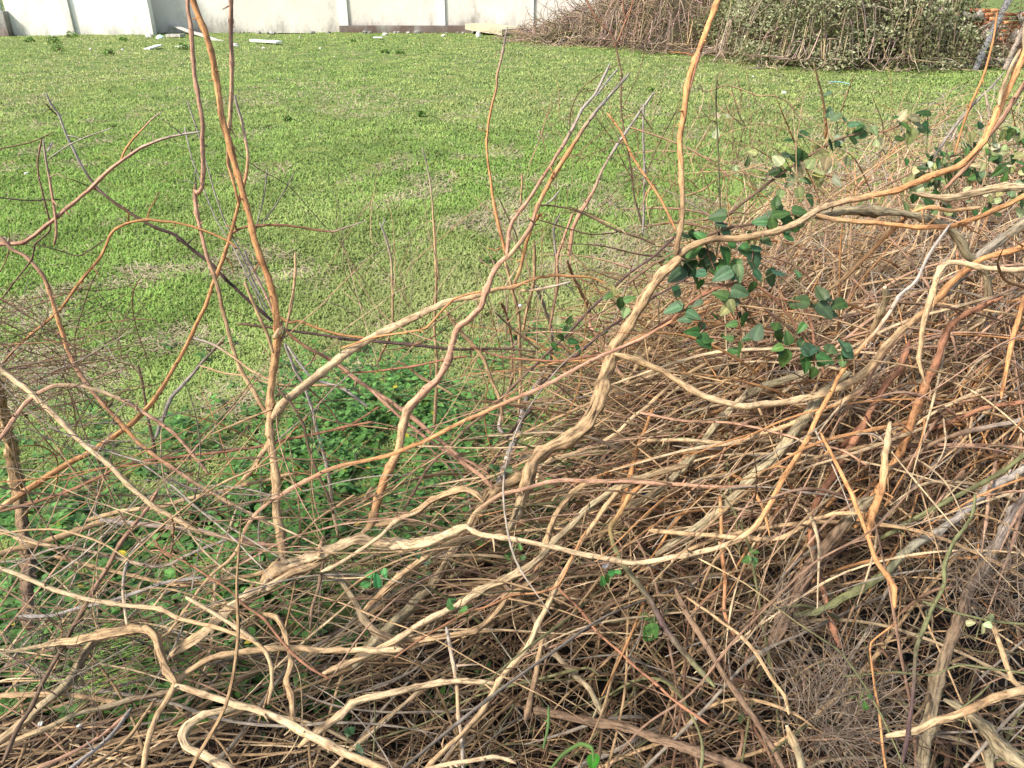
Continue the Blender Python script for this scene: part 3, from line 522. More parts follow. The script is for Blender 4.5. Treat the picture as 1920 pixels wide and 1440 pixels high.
# ================================================================ THE VINES IN FRONT
# one line per vine: label | where | colour | widths | course.   "> part" lines are side shoots of the vine above.
VINES = """
thick bright orange vine rising from the fork at left centre to the top edge|F0 F-.05|OOOOTT|11 13 12 13 12 13 15 16 17 18 17|363,-60 364,0 380,50 395,110 400,137 412,210 425,265 433,295 445,335 462,390 475,430 490,480 505,520 515,560 522,610 520,640 517,670 513,710 511,750 505,800 508,850 513,900 515,960 522,1005 530,1060
>stub|T|15 10 5|518,640 527,622 531,600
pink vine left of the thick orange one, with a hooked kink halfway up|F.06 F-.05|PPPPTT|8 9 9 9 8 9 9|350,-60 351,0 358,60 362,110 372,170 379,230 378,260 381,320 378,350 370,361 364,357 364,375 367,400 376,430 390,480 402,515 412,545 425,600 436,650 448,690 465,720 485,755 503,782
>side_shoot|G|3 4|364,328 366,345 367,358
straight pinkish vine entering at the top just right of the thick orange one|F-.05 F-.08|PPTO|9 9 9 8 6|431,-60 430,0 431,40 434,110 432,180 430,240 428,262 431,310 445,360 452,388
long orange vine arcing from a grey tip beside the orange trunk down to the left|F-.1 F0|GOOOOOT|5 6 7 8 8 9 11 13 13 12|446,180 453,215 457,230 462,262 466,295 462,330 450,370 440,410 430,445 420,480 405,520 385,575 360,625 325,690 290,745 250,790 192,830 178,838 140,860 95,888 50,922 0,955 -60,985
long smooth pink branch curving from the left edge to a tip by the hooked vine|F.1 F.1|PPPG|9 9 8 8 7 6 4|-60,460 0,456 45,454 75,435 110,405 170,355 190,335 220,308 270,275 320,258 350,252 375,247
>side_shoot|OOG|5 4 3|226,303 235,280 255,255 288,221 306,209
purplish grey stem slanting from upper left down behind the orange trunk|F.05 F-.12|GGBDDD|4 5 6 7 7 8|86,168 97,192 113,216 130,260 150,305 172,337 195,363 240,395 290,428 325,441 360,470 400,500 430,530 455,553 480,575 512,602
>side_shoot|B|3 3|88,195 98,207 110,217
>side_shoot|B|2 3|130,334 160,346 192,362
orange arching vine under the long pink branch at left|F.03 F0|BOOOO|5 6 6 6 6 5 4|0,690 30,655 60,628 110,585 140,545 180,495 190,480 205,445 215,432 240,420 275,413 320,417 360,426 400,440 430,455 445,468
reddish shoot crossing the orange trunk and ending in a grey tip to the right|F-.14 F-.14|RRRG|6 5 5 4 2|428,447 445,433 470,425 520,422 570,427 600,432 625,434 645,427 688,414
thin grey rod leaning beside the hooked vine, its tip highest|F-.15 F-.15|G|3 3 4 4|352,190 372,250 385,300 402,362 425,425 455,482 480,540 500,580
thin grey rod leaning beside the hooked vine, its tip a little lower|F-.2 F-.15|G|3 3 4|346,240 360,300 383,358 405,412 440,470 470,530 505,605
thin brown wavy shoot with a bare tip at far left|F.1 F.1|PBB|4 4 4|77,257 70,300 72,330 80,362 92,408 95,430 80,446 66,458 60,485 30,525 5,560
pinkish upright shoot with a forked grey tip at far left|F.12 F.1|GPP|4 5 5|82,261 86,295 95,350 103,400 105,440 100,463
>side_shoot|G|4 3|86,284 92,274 97,264
>side_shoot|G|3 3 2|89,298 130,272 170,255 213,240
thin wiry shoot linking the pink branch to the orange arch at left|F.08 F.04|B|3 3 3|60,456 110,470 148,480 175,465 200,448
thin dry shoot in front of the grass just right of the orange trunk|F-.1 F-.15|G|3 3 3|501,315 497,360 485,410 480,430
slanting thin shoot right of the orange trunk tip leaning right|F-.1 F-.15|G|2 3 3|551,325 535,355 515,388 490,420
fine dark wiry tendril trailing from the orange trunk towards the grass|F-.1 F-.1|D|2 2 2 1|430,270 440,275 450,290 490,320 520,335 545,352 570,380 600,415 625,440 650,470
dark straight twig poking in horizontally at the left edge|F.15 F.1|D|3 3 3 2|-30,368 0,372 50,377 115,375
thin brown twig poking in at the left edge above the dark one|F.1 F.1|B|3 3 2|-30,282 0,277 60,265 102,245
pinkish orange vine bending down from the left edge to the lower centre|F.12 F0|PPOPOPT|7 8 9 8 8 8 7|-40,430 0,450 20,470 45,482 75,512 90,540 107,590 118,630 125,655 148,700 185,750 235,800 262,832 320,870 395,921 440,950
pale straight stem slanting down from the left edge across everything|F.2 F.1|CCCT|12 11 11 10 10 9|-40,655 0,690 50,730 100,775 150,825 200,870 240,910 290,950 335,975 380,1000
pale pink bow-shaped vine at the left edge|F.22 F.05|PPCPP|8 9 9 8 7 6|-40,850 0,820 22,790 50,755 95,727 150,728 200,740 250,760 290,785 330,815 360,850 390,890
heavy pale tan branch sweeping right from the fork to a thin orange end|F0 F-.2|TCCCTOO|18 18 17 16 16 13 9 6 5 4|508,788 530,757 560,730 600,700 640,667 680,640 740,610 800,585 830,572 880,560 920,547 965,540 1000,522 1040,513 1100,515 1142,528
>side_shoot|GT|5 6|1070,531 1020,541 975,546
tan limb dropping left from the main fork to a knotty lower branch|F-.02 F-.1|T|12 11 10 10|505,800 500,835 485,862 470,890 455,908
pale branch running flat from lower left into the knot under the fork|F-.1 F-.12|TCT|9 9 8 9 7|170,975 230,958 300,950 350,935 420,920 455,908 500,898 560,885
thin red vine crossing the trunk level at lower left|F0 F-.1|BRRRR|7 7 6 6 6 6 5|-40,965 0,958 60,943 150,912 233,872 290,860 333,857 400,847 493,835 567,817 637,803 700,790
long orange-pink runner climbing from lower left through the centre to the bramble leaves|F.08 F.1|TTPOOPPO|6 6 7 8 8 8 9 8 7 6|313,1200 330,1173 347,1147 373,1107 400,1073 425,1053 443,1030 460,990 480,962 510,937 547,914 573,900 607,884 640,873 720,855 770,836 830,810 880,785 940,760 1000,735 1030,720 1080,690 1130,665 1200,635 1280,590 1335,562
thin pale stem meeting the fork from the left|F-.02 F-.02|GTT|5 5 5|365,632 400,645 440,672 470,695 510,717
thin pale stem below it passing under the fork to the right|F-.06 F-.08|T|4 4 5 5|370,685 420,700 460,705 505,718 560,725 600,722 650,726
stout shaggy brown post of old vine at the left edge|F-.02 S-.1|TTBB|12 20 24 24 22 22|-10,700 2,760 10,800 22,850 34,900 42,950 48,1010 52,1080 55,1180|f
dark broken stalk standing in the weeds at left|F-.25 F-.35|B|5 6 7|256,682 265,720 275,780 288,838 292,880
grey-brown crooked stem leaning right at left centre|F-.2 F-.3|BGG|6 7 9 8|420,640 400,655 350,710 320,745 304,785 290,822
pale slender stem rising from the trunk to a split tip among the grass|F-.05 F-.03|T|5 6 6 7|553,470 554,505 552,530 545,580 535,620 525,650 516,700
short tan stem with cut top beside the trunk|F.03 F-.01|T|7 7 7|461,527 473,557 483,580 497,613 508,642 514,662
greyish pink shoot running beside the upper trunk|F-.08 F-.08|GP|5 6 5|455,470 462,490 477,517 497,557 512,592
thin orange vine leaving the trunk to the right over the grass|F-.03 F-.1|O|6 6 5 5|523,592 545,604 563,602 600,616 640,628 690,634
long reddish stem slanting down right from the trunk to the heap|F-.1 F-.2|RPPP|5 7 10 10 9|527,620 567,650 633,685 700,735 760,775 820,820 870,865 905,890 930,915
>side_shoot|P|7 7 6|700,737 760,790 830,842 885,866 915,888
straight dark vine running level from the trunk to the thorny canes|F-.15 F-.25|BDDB|5 6 7 6 5|447,606 500,614 560,622 640,636 720,641 780,646 850,655 950,656 1005,660
grey pole slanting down right from under the fork into the weeds|F-.12 F-.3|GGC|6 6 7 8 7|533,645 550,690 567,720 585,770 600,830 610,868 620,930 632,1005
pale twin of the grey pole leaning farther right|F-.1 F-.15|G|5 6 6|535,650 565,687 590,712 645,728 690,760
dark brown bowed stem passing under the fork|F.02 F-.1|B|5 6 6 7|517,727 547,760 567,797 577,840 592,885 612,930 622,962
thin tan stem reaching from the weeds up to the trunk knot|F-.06 F-.02|T|4 5 5|393,817 450,792 512,766
tall thin stem with a silver tip alone before the grass at centre|F-.12 F-.15|GOOO|5 5 5 5 7 8|954,54 945,98 935,140 932,165 920,210 914,260 917,300 922,360 928,400 935,430 943,462 948,480
upright thin stem with a pale point left of centre|F-.15 F-.3|GTTTT|3 4 6 6 7 8|795,280 805,330 812,390 814,440 816,490 818,540 816,600 820,680 818,740 815,795
short upright twig with a forked grey tip in the grass left of centre|F-.15 F-.25|GTT|4 5 5 5|713,415 725,450 733,488 736,560 735,610 722,648 705,685
>side_shoot|G|3 2|717,424 721,414 719,408
long pink and orange stem leaning right, the lower of the crossing pair at centre|F-.1 F-.02|GGOOPT|6 6 8 9 9 9 10|1177,138 1155,165 1130,195 1110,220 1090,250 1065,290 1040,330 1010,385 1000,420 985,445 965,470 948,488
purplish pink stem leaning right, the upper of the crossing pair at centre|F-.16 F-.05|GGPPP|5 6 7 7 8 9|1145,114 1130,145 1115,175 1090,205 1075,235 1060,265 1045,290 1020,330 995,370 978,392 960,415 952,440 948,482
>side_shoot|G|4 4|1160,130 1140,152 1116,182
pale pinkish stem leaning right behind the brambles at centre|F-.25 F-.3|GGPP|5 6 6 9 8|1230,175 1200,215 1160,272 1130,318 1112,362 1092,395 1075,430 1070,482
thick pink vine winding down from the crossing stems to a broken foot in the weeds|F0 F-.1|PPPPTOT|11 12 12 14 14 14 16 17 17 19 19 16|950,478 930,507 915,545 905,578 885,600 865,612 855,630 850,660 840,690 820,716 800,731 775,762 757,800 745,850 720,900 705,940 695,990 680,1003
>stub|T|3 6 8|683,940 692,925 700,915
orange shoot branching steeply below the crossing stems|F-.05 F-.15|OOT|7 8 7 7|1020,400 1008,410 995,440 985,478 978,505 965,538
short pale shoot poking straight up left of the crossing stems|F-.1 F-.12|T|4 4|980,325 978,355 975,386
orange twig arching down between the thorny stems into the big fork|F-.2 F-.08|O|5 5 5 5|1140,210 1165,245 1185,290 1200,315 1225,350 1245,385 1268,432
reddish brown thorny cane rising to a wide fork at the top edge|F-.28 F-.3|RBBD|4 4 4 4|1090,-20 1120,35 1145,60 1155,84 1160,110 1166,140 1165,190 1170,240 1180,290 1185,330 1190,372 1205,432
>side_shoot|R|3 4|1187,-20 1185,10 1174,40 1156,83
>side_shoot|R|3 3|1168,-10 1170,20 1175,38
brown thorny runner crossing the right-leaning stems at centre|F-.12 F-.16|B|3 4 5|1000,385 1030,386 1060,391 1095,402 1130,420 1160,435 1200,447 1228,460
second brown thorny runner a hand below, curving to the right|F-.14 F-.2|B|3 3 3|1010,412 1070,430 1110,440 1155,436
grey upright cane behind the thorny fork|F-.25 F-.3|G|4 5 5|1205,195 1206,260 1209,330 1208,390 1206,438
thin olive bent cane with a pointed tip right of the thorny fork|F-.25 F-.28|L|3 3 3|1268,205 1250,240 1225,290 1212,330 1205,360
thick rust orange vine standing upright to the top edge right of centre|F.02 F.05|OOOOTT|12 12 12 12 11 11|1362,-60 1345,0 1325,50 1305,110 1290,160 1280,220 1272,260 1275,300 1278,370 1275,430 1268,482
>peeling_bark|R|5 6 4|1324,60 1308,110 1294,165
heavy tan old vine curving down from the leafy fork into the heap at centre|F.05 F.0|TTTTTTTY|18 20 21 22 22 24 26 27 24 22 20|1275,478 1262,492 1240,512 1210,558 1182,608 1160,640 1145,682 1130,722 1118,760 1100,795 1060,828 1015,850 997,872 985,920 972,960 955,990|f
great orange branch sweeping from the leafy fork to the top right corner|F.04 F0|TTCOOOO|15 13 13 13 13 13 13 13 11|1264,492 1285,474 1310,460 1340,451 1400,448 1460,434 1500,420 1540,396 1600,376 1680,360 1740,336 1800,305 1840,262 1870,205 1900,142 1922,95 1960,30
>side_shoot|C|8 7 6|1873,197 1877,170 1890,130 1912,90
pink vine rising beside the great branch at the right edge|F-.04 F-.15|PPP|10 9 9 9|1950,110 1922,155 1900,190 1880,225 1850,262 1825,300 1800,330 1770,358
pale broken length of vine with a splintered left end at right|F.12 F.12|CCC|7 13 14 13 13|1708,360 1735,367 1780,371 1830,362 1870,352 1920,349 1980,345|f
greyish fibrous vine bending down through the right-hand tangle|F0 F-.2|YYYC|14 16 16 15 14 13|1530,402 1570,395 1620,394 1680,401 1730,411 1770,426 1798,450 1815,480 1845,510 1855,560 1840,600 1800,625|f
long orange vine dipping under the great branch towards the right edge|F.02 F.06|TOOO|9 10 10 11 11|1528,402 1570,412 1650,418 1720,424 1780,423 1830,410 1880,388 1920,368 1970,340
tan vine looping between the great branch and the tangle below|F-.05 F-.15|TOT|8 8 9 9 8|1840,395 1780,398 1745,390 1715,398 1685,422 1650,455 1625,482 1590,516 1555,545
grey thick bough entering at the right edge|F-.15 F-.25|YG|16 17 16|1990,375 1920,422 1880,450 1845,478 1800,520 1760,565|f
great lower arc of pale orange vine swinging across the whole right side|F.07 F.05|OOOTTCCTT|13 13 13 14 14 14 14 13 13|1990,440 1920,462 1880,473 1840,485 1802,510 1770,541 1740,575 1700,612 1665,648 1640,680 1620,700 1580,722 1540,737 1500,747 1450,756 1400,757 1350,746 1300,727 1240,692 1200,674 1155,664
pinkish vine accompanying the great lower arc and running on left|F.03 F-.05|PPTTCCT|9 9 9 9 9 8 7|1700,625 1662,660 1643,687 1627,718 1607,737 1580,753 1527,777 1467,801 1427,811 1380,827 1347,832 1280,827 1200,828
long slender straight orange pole crossing the arcs and curving into the low sweeping vine|F.12 F.12|GGOOOCCCC|6 7 8 9 10 11 11 11 11 11 11|1782,425 1740,483 1717,530 1683,560 1657,603 1623,643 1587,683 1570,710 1557,740 1533,780 1510,827 1493,853 1467,900 1447,933 1430,962 1413,988 1380,1013 1340,1028 1280,1042 1220,1051 1170,1055 1100,1044 1040,1026 970,1010 900,1002 872,988
thick cream vine lying across the lower centre with a torn broken left end|F.06 F.02|CCCCT|20 19 18 18 20 24 24|880,986 860,992 840,1001 800,1017 760,1022 710,1018 672,1012 640,1024 600,1038 560,1052 520,1068 500,1084 486,1108|f
>stub|TP|11 9 3|600,1040 604,1022 611,1002
>splinter|C|3 8 9|484,1118 497,1098 512,1075
pink runner arching over the low cream vine to the right|F.04 F0|TPPPP|10 9 9 9 8 6|872,988 887,962 917,940 940,927 973,920 1023,908 1060,903 1140,903 1207,903 1273,908 1350,916 1412,914
cream vine bent like a shepherd's crook with a pointed end at right|F.16 F.14|CCCTT|11 11 12 11 11 13 11 9 3|1960,508 1910,506 1873,506 1830,502 1800,494 1774,492 1758,503 1752,523 1747,550 1737,583 1727,620 1725,647 1723,673 1728,697 1736,726
brown shaded stalk dropping steeply under the shepherd's crook|F.02 F-.1|RROO|10 13 15 16 16|1870,560 1842,575 1810,590 1782,612 1770,640 1760,680 1740,720 1722,760 1702,810 1685,850 1660,890 1630,940 1605,985
scarred whitish orange stem standing at lower right with a sawn top|F.05 F0|CTOO|12 13 15 15 14|1677,792 1667,835 1660,880 1650,923 1640,965 1630,1010
>cut_end|W|12 12|1677,794 1677,791
short sawn stub pointing up in the middle of the right tangle|F.08 F-.05|YT|14 13 12 11|1663,545 1664,562 1650,588 1641,612 1636,640
>cut_end|W|14 14|1663,546 1662,543
olive green cane slanting low at the right edge|F.04 F-.05|L|10 10 10 9|1960,825 1920,850 1880,882 1830,910 1770,941 1720,970 1650,1008
shaggy grey-olive vine slanting down left under the arcs, the longer of two|S.07 S.04|YYYY|12 16 18 18 16 14|1600,700 1545,735 1527,757 1493,803 1467,840 1430,877 1397,910 1347,957 1290,1000 1230,1040|f
shaggy grey-olive vine slanting down left under the arcs, the shorter of two|S.06 S.03|YYYT|10 13 14 15 14 12|1560,680 1503,702 1430,727 1390,750 1347,790 1313,840 1280,880 1235,920 1180,955 1120,1010|f
orange stalk hanging steeply at the right edge|F.08 F.02|O|8 10 10 6|1935,540 1917,580 1903,620 1893,657 1880,707 1875,750
rust brown vine bending off the right edge below the hanging stalk|F0 F-.15|R|10 10 9 8|1980,742 1920,753 1880,760 1840,768 1800,788 1760,803 1700,815
long grey-brown scabby vine rising gently to the right edge|F.02 F-.08|GBB|10 10 9 8|1980,770 1920,787 1847,803 1800,813 1747,833 1713,857 1673,877 1640,905
orange stem falling steeply from a cut tip to the lower right|F.12 F.06|OOOO|5 8 9 9 11 12|1540,805 1557,840 1580,887 1600,933 1627,1003 1643,1050 1663,1077 1677,1103 1678,1140
thin orange runner crossing the lower right tangle|F0 F.03|P|6 6 5 5|1200,770 1280,787 1380,793 1480,817 1513,830 1580,843 1627,873
heavy olive-brown trunk leaning right at lower right|F0 S-.04|YBBB|18 22 24 26 28|1640,920 1600,960 1573,993 1547,1030 1520,1070 1497,1110 1477,1147 1467,1173 1447,1212|f
thick mossy green limb rising right at lower right|F-.04 F-.12|LLGG|13 16 17 17 18 16|1490,1166 1527,1157 1563,1137 1600,1113 1633,1093 1667,1063 1713,1027 1753,1000 1800,962 1860,910 1930,860
upright cane, green above and purple below, at lower right|F.15 F.1|LLLDD|6 8 9 8 8|1830,930 1827,960 1813,987 1790,1017 1773,1057 1773,1093 1753,1133 1737,1173 1720,1220 1713,1293 1703,1377 1693,1432
big grey-brown trunk slanting from the right edge to the bottom|F-.08 F-.1|GBY|20 22 22 22 20|1960,900 1903,960 1867,1020 1840,1067 1813,1110 1800,1160 1780,1220 1760,1277 1753,1327 1740,1395 1735,1460|f
thick pinkish tan limb with pale lichen at the bottom right|F.1 F.1|CTTC|12 15 16 17 17|1660,1383 1713,1374 1763,1353 1813,1333 1863,1313 1920,1300 1985,1290
pinkish vine dropping to the lichen limb at the right edge|F.06 F.08|T|10 11 11|1868,1170 1887,1233 1903,1277 1920,1296
gnarled grey root at the bottom right corner|F-.05 F0|YY|16 20 24 22|1770,1310 1813,1333 1847,1362 1880,1400 1930,1440|f
>root_fork|Y|14 18 16|1860,1385 1852,1415 1858,1460
sawn-off upright stump with a round pale end at the bottom right|F.12 F.02|TYY|15 16 16|1488,1372 1497,1395 1507,1427 1512,1465
>cut_end|W|16 16|1488,1374 1487,1371
thin green cane arching to the right edge at lower right|F.1 F.08|L|5 6 6|1728,1130 1780,1147 1847,1163 1920,1170 1970,1172
green cane with a side fork lying level at lower right|F.08 F.06|L|4 5 5|1580,1267 1630,1263 1680,1260 1747,1265 1797,1247 1847,1253 1920,1263 1970,1268
>side_shoot|L|3 4|1860,1280 1838,1302 1800,1330
long thin olive shoot drooping across the lower right|F.14 F.08|TLL|4 4 4|1310,1045 1400,1095 1480,1157 1513,1180 1570,1217 1600,1253 1627,1293 1653,1343 1680,1403 1700,1450
thin orange shoot falling straight at lower right|F.1 F.08|O|4 5 5|1680,1165 1632,1205 1634,1250 1640,1293 1647,1333 1653,1393 1660,1445
crooked tan stem stepping down right at lower right|F.02 F0|T|6 7 8 8|1290,1123 1347,1160 1390,1193 1420,1227 1447,1267 1473,1303 1480,1340
dull brown straight stem slanting down right near the bottom|F-.02 F.02|B|12 12 12|1262,1105 1280,1137 1307,1180 1333,1223 1360,1263 1390,1307 1420,1353 1447,1400 1465,1440
dark mossy cane drooping through the shade at lower centre|F.05 S.04|OLDL|9 11 12 12 11|1205,905 1180,930 1165,960 1145,987 1150,1020 1167,1060 1190,1093 1217,1127 1240,1167 1267,1203 1300,1240 1340,1285
flat tan vine curving right above the mossy cane|S.1 S.1|T|9 10 10 8|1220,990 1280,997 1347,1003 1413,1010 1467,1007 1513,980 1560,964 1620,960
forked orange upright stem in the middle of the right side|F0 S0|OR|7 8 8|1355,930 1353,960 1352,1027 1357,1093 1355,1147 1375,1190
dark red stalk behind the leaning trunk|S0 S-.05|R|14 13 11 10|1630,780 1600,830 1565,890 1530,950 1523,1010 1540,1093 1563,1177 1577,1215
rust red stalk beside the dark red one|S.02 S-.05|R|12 12 12|1700,640 1690,690 1665,720 1625,790 1580,840|
pale greenish vine rising right through the lower centre, longest of the bundle|F.02 F0|TCCYT|11 12 12 12 12 11|600,1262 640,1247 690,1227 740,1203 780,1177 827,1150 867,1130 893,1113 940,1090 990,1063 1017,1040 1040,1013 1073,987 1097,960 1150,920 1215,890 1290,870|f
tan vine twisting beside it with an S-bend at lower centre|F0 F-.05|TTTT|11 12 13 12 11|700,1225 753,1200 787,1197 840,1190 887,1180 917,1160 940,1133 947,1120 973,1103 1000,1080 1013,1053 1023,1010 1043,962 1070,925 1120,890|f
slim straight tan vine climbing from the bottom edge to the centre|F.08 F.04|TTCTT|10 10 11 11 10 9|780,1470 803,1437 840,1400 873,1370 907,1330 933,1283 960,1247 993,1207 1010,1173 1030,1133 1047,1093 1073,1050 1093,1013 1113,987 1135,955 1170,910
cream vine curving left from the slim straight one near the bottom|F.06 F0|CCCT|10 11 12 13 14|930,1282 873,1278 827,1281 787,1288 740,1300 690,1311 660,1321 640,1342 600,1370 560,1400|f
grey jointed pole standing upright near the bottom centre|F.03 F.05|GTG|8 8 8 8|838,1180 848,1243 856,1293 857,1343 863,1393 867,1445
shaggy brown bundle slanting up to the right in the lower centre|S.06 S.05|TTYY|18 20 22 20 18|1000,890 930,925 900,965 880,1000 847,1043 813,1093 773,1133 733,1173 705,1205 660,1250|f
short upright brown stem in the dark at lower centre|S.08 S.02|TB|11 11 11|1015,1195 1007,1237 1000,1277 993,1320 983,1355
dark brown log lying low along the bottom right of centre|F-.1 F-.02|BB|14 18 18 18|980,1325 1040,1337 1107,1350 1173,1363 1223,1380 1280,1397 1345,1422 1420,1450|f
long thin red runner slanting down right at lower centre|S.12 S.1|R|5 6 6 6|1040,1090 1090,1143 1123,1187 1160,1220 1187,1247 1227,1280 1273,1320 1330,1360
reddish brown stem slanting down right in the shade at lower centre|S.04 S.02|BY|10 12 11|940,1090 960,1113 993,1147 1023,1207 1073,1260 1107,1293 1130,1340
orange-red shoot curving left from the slim straight vine|F.1 F.06|OR|4 5 5 4|1100,990 1075,1040 1047,1098 1007,1113 960,1117 923,1133 873,1150 840,1170 797,1195 740,1235
pale broken stick with a snapped right end on the bottom edge|F.1 F.1|CC|9 9 9 7|760,1452 803,1440 853,1430 893,1424 925,1418 950,1425 968,1433
smooth cream vine running from the bent elbow to the bottom edge|F.12 F.14|CCCCT|13 14 14 15 16 17 18|330,1281 383,1300 433,1317 483,1330 527,1350 567,1373 617,1397 640,1409 680,1424 730,1447
bent elbow of old shaggy vine with a torn top at lower left|F.1 F.1|YTTT|7 9 14 18 19 17 14|0,1222 50,1215 100,1205 150,1200 200,1187 250,1178 278,1180 295,1195 302,1225 315,1258 333,1283|f
slender pale vine arching in from the left edge over the elbow and down|F.2 F.14|CCCTTT|9 9 9 10 9 9 8|-50,1050 0,1067 43,1083 100,1107 150,1123 200,1132 250,1137 300,1142 333,1157 400,1173 450,1190 483,1207 500,1227 508,1253 508,1287 500,1320
short pale stick with a knobby end lying on the slender arching vine|F.19 F.16|C|10 8 9|348,1122 383,1143 410,1160 440,1180 478,1206
>cut_end|C|13 10|346,1123 352,1125
thick tan log with torn bark climbing right to the broken end|F.07 F.02|TCT|17 18 18 17 15 13|313,1225 333,1213 367,1193 400,1167 433,1137 467,1113 500,1102 547,1077 590,1062 615,1050|f
long low vine from lower centre bending down to the bottom edge|F.06 F.08|CTTTT|13 12 12 12 12|760,1215 700,1218 640,1217 567,1217 517,1217 467,1217 417,1227 383,1238 353,1257 333,1277 320,1302 300,1333 283,1370 273,1407 266,1450
thin pale loop rising from the torn elbow at lower left|F.14 F.05|CGT|6 6 6 5|240,1172 233,1133 230,1107 232,1073 243,1040 267,1013 300,990 335,966
purplish brown vine running steeply from centre left to the bottom left corner|F.05 F.1|PBB|8 9 9 10|300,920 277,960 253,987 227,1023 207,1060 180,1103 160,1137 140,1173 117,1217 83,1277 60,1327 33,1367 5,1432
tan vine rising right from the left edge into the flat pale branch|F.04 F-.1|T|11 12 12 11|-30,1045 20,1027 67,1017 117,1000 150,990 183,977 240,962
thin tan vine dipping between two rises at lower left|F.02 F-.05|TG|7 7 7 6|20,1010 67,1020 133,1027 200,1040 250,1053 283,1060 317,1057 343,1043 383,1027 430,1012 470,1010
pinkish grey vine running right from lower left to the cream break|F-.03 F-.05|GP|10 10 9 9|190,972 233,977 283,983 367,992 433,1010 483,1019 540,1020
grey vine curving up right beneath the dipping one|F.06 F.02|G|8 8 8 7|40,1150 100,1150 150,1136 200,1126 253,1110 300,1094 333,1087 380,1082
brown vine bowed downwards through the weeds at lower left|F-.02 F-.03|T|8 8 8|110,1040 180,1063 233,1074 283,1090 333,1097 383,1092 433,1083 490,1071 540,1050
thin rust red straight cane slanting down right at lower left|F.17 F.12|R|4 5 6 5|288,1018 313,1037 353,1057 393,1083 430,1107 460,1137 493,1160 520,1193 550,1227 583,1253 620,1274
>side_shoot|R|4 4|318,1045 300,1030 292,1012
>side_shoot|R|3 4|322,965 328,990 324,1030 320,1042
fat bowed tan vine from the elbow down to the bottom left|F.02 F.03|TYT|15 16 16 14|260,1178 215,1184 175,1198 152,1230 135,1270 100,1300 50,1345 0,1388 -40,1420|f
knotty loop of pale vine coiling at the bottom left|F.08 F.1|YCCC|12 15 16 17 16|470,1315 427,1327 383,1337 353,1357 343,1380 353,1403 383,1417 420,1438 450,1460|f
long brown bundle vine rising right across the bottom left corner|F.03 F0|TYB|10 11 12 12|-30,1410 0,1397 67,1373 110,1354 150,1337 200,1327 240,1313 300,1300 340,1292|f
thin pinkish stem rising right in the bottom left corner|F.08 F.02|P|7 7 6|70,1445 140,1410 190,1380 247,1330
grey pole rising right in the bottom left corner, left of its twin|F.1 F.02|G|8 8 7|120,1445 207,1380 247,1325
tan pole rising right in the bottom left corner, right of its twin|F.1 F.02|T|7 7 7|155,1445 233,1390 287,1315
flat tan vine low at left under the elbow|F0 F0|T|11 12 12|0,1305 67,1300 133,1299 183,1307 230,1315
thin straight pole rising right behind the torn end|F-.03 F-.1|T|5 5 5|462,1112 500,1073 550,1020 593,977 625,955 665,928
thin brown upright stem below the torn break|F.06 F.02|B|7 8 7|602,1055 593,1110 583,1143 580,1182
stout crooked stem dropping through the lower left centre|F0 F.02|T|11 12 12 13|490,1147 518,1155 535,1190 547,1243 537,1277 548,1310 550,1355|f
brown shaggy vine bending down right under the cream vine|F-.06 F-.05|YB|13 14 14|630,1070 645,1088 667,1127 683,1160 712,1190 760,1215|f
tan shaggy vine rising right beside it to a lighter end|F-.02 F0|T|12 14 13|683,1145 717,1113 753,1080 797,1047 850,1020 900,1005|f
pale splintered stick crossing above the cream vine|F.1 F.06|CC|7 8 8 8|780,962 740,980 707,1013 673,1038 640,1058 600,1075
pale grey stout stem rising from the heap to the stems at centre|F-.2 S-.05|GGGGG|6 6 7 9 12 15 17 17|1010,540 1023,580 1033,613 1037,647 1031,682 1017,707 993,743 977,780 968,810 957,847 940,897 925,950
tan upright stem in the middle of the centre group, leftmost of three|F-.22 F-.35|T|7 7 7|943,485 957,537 968,580 973,630 975,680 973,730 970,775
tan upright stem in the middle of the centre group with an S-bend|F-.26 S0|PPG|6 6 7 7|943,567 953,613 960,647 960,697 947,747 935,797 945,815 965,830
tan stem of the centre group slanting the other way|F-.24 F-.32|T|7 7 6|1005,450 1003,485 1000,530 987,580 977,622
pinkish stem of the centre group nearest the brambles|F-.24 F-.32|P|6 6 6|1075,400 1045,480 1044,530 1036,580 1030,620
tan stem bending right behind the thorny canes|F-.22 S0|TPT|6 7 8 8|1060,487 1083,537 1107,580 1110,613 1133,647 1145,685 1180,720
long dark thorny cane slanting from the leaves to the weeds, upper of two|F-.1 F-.14|DDBB|5 5 6 6 6|1280,430 1223,482 1173,517 1123,563 1073,617 1023,667 973,713 923,763 873,803 840,840 800,883 757,958
long dark thorny cane slanting from the leaves to the weeds, lower of two|F-.14 F-.16|D|5 5 5|1330,490 1280,523 1207,570 1140,613 1090,660 1040,700 1000,735
short dark thorny cane dropping below the two long ones|F-.14 S0|D|6 6 6|1000,760 985,780 957,813 923,873 900,915
thin reddish vine swinging under the leaves and rising right|F-.1 F0|R|4 5 6 7|880,650 940,668 1000,673 1057,674 1140,660 1193,638 1240,605 1285,577 1330,540
cream straw-like stem lying level across the centre weeds|F-.1 F-.15|C|4 4 4|773,837 873,842 950,842 1010,838
second cream straw-like stem rising right beneath it|F-.15 F-.2|C|4 4 4|740,927 790,914 840,903 925,890
pale vine curving up right over the heap beside the heavy tan one|S.1 S.12|CCT|6 7 7|1003,905 1010,880 1033,860 1073,850 1123,833 1157,813 1190,780 1210,765 1260,720 1330,680
orange shaded stalk dropping beside the pink runner|S.08 S0|O|7 9 10 10|1222,770 1207,810 1190,850 1180,890 1168,930 1160,975
tan bent stem passing behind the pink winding vine|F-.15 F-.25|T|7 8 7|830,585 843,597 873,630 907,667 923,707 937,740 945,790
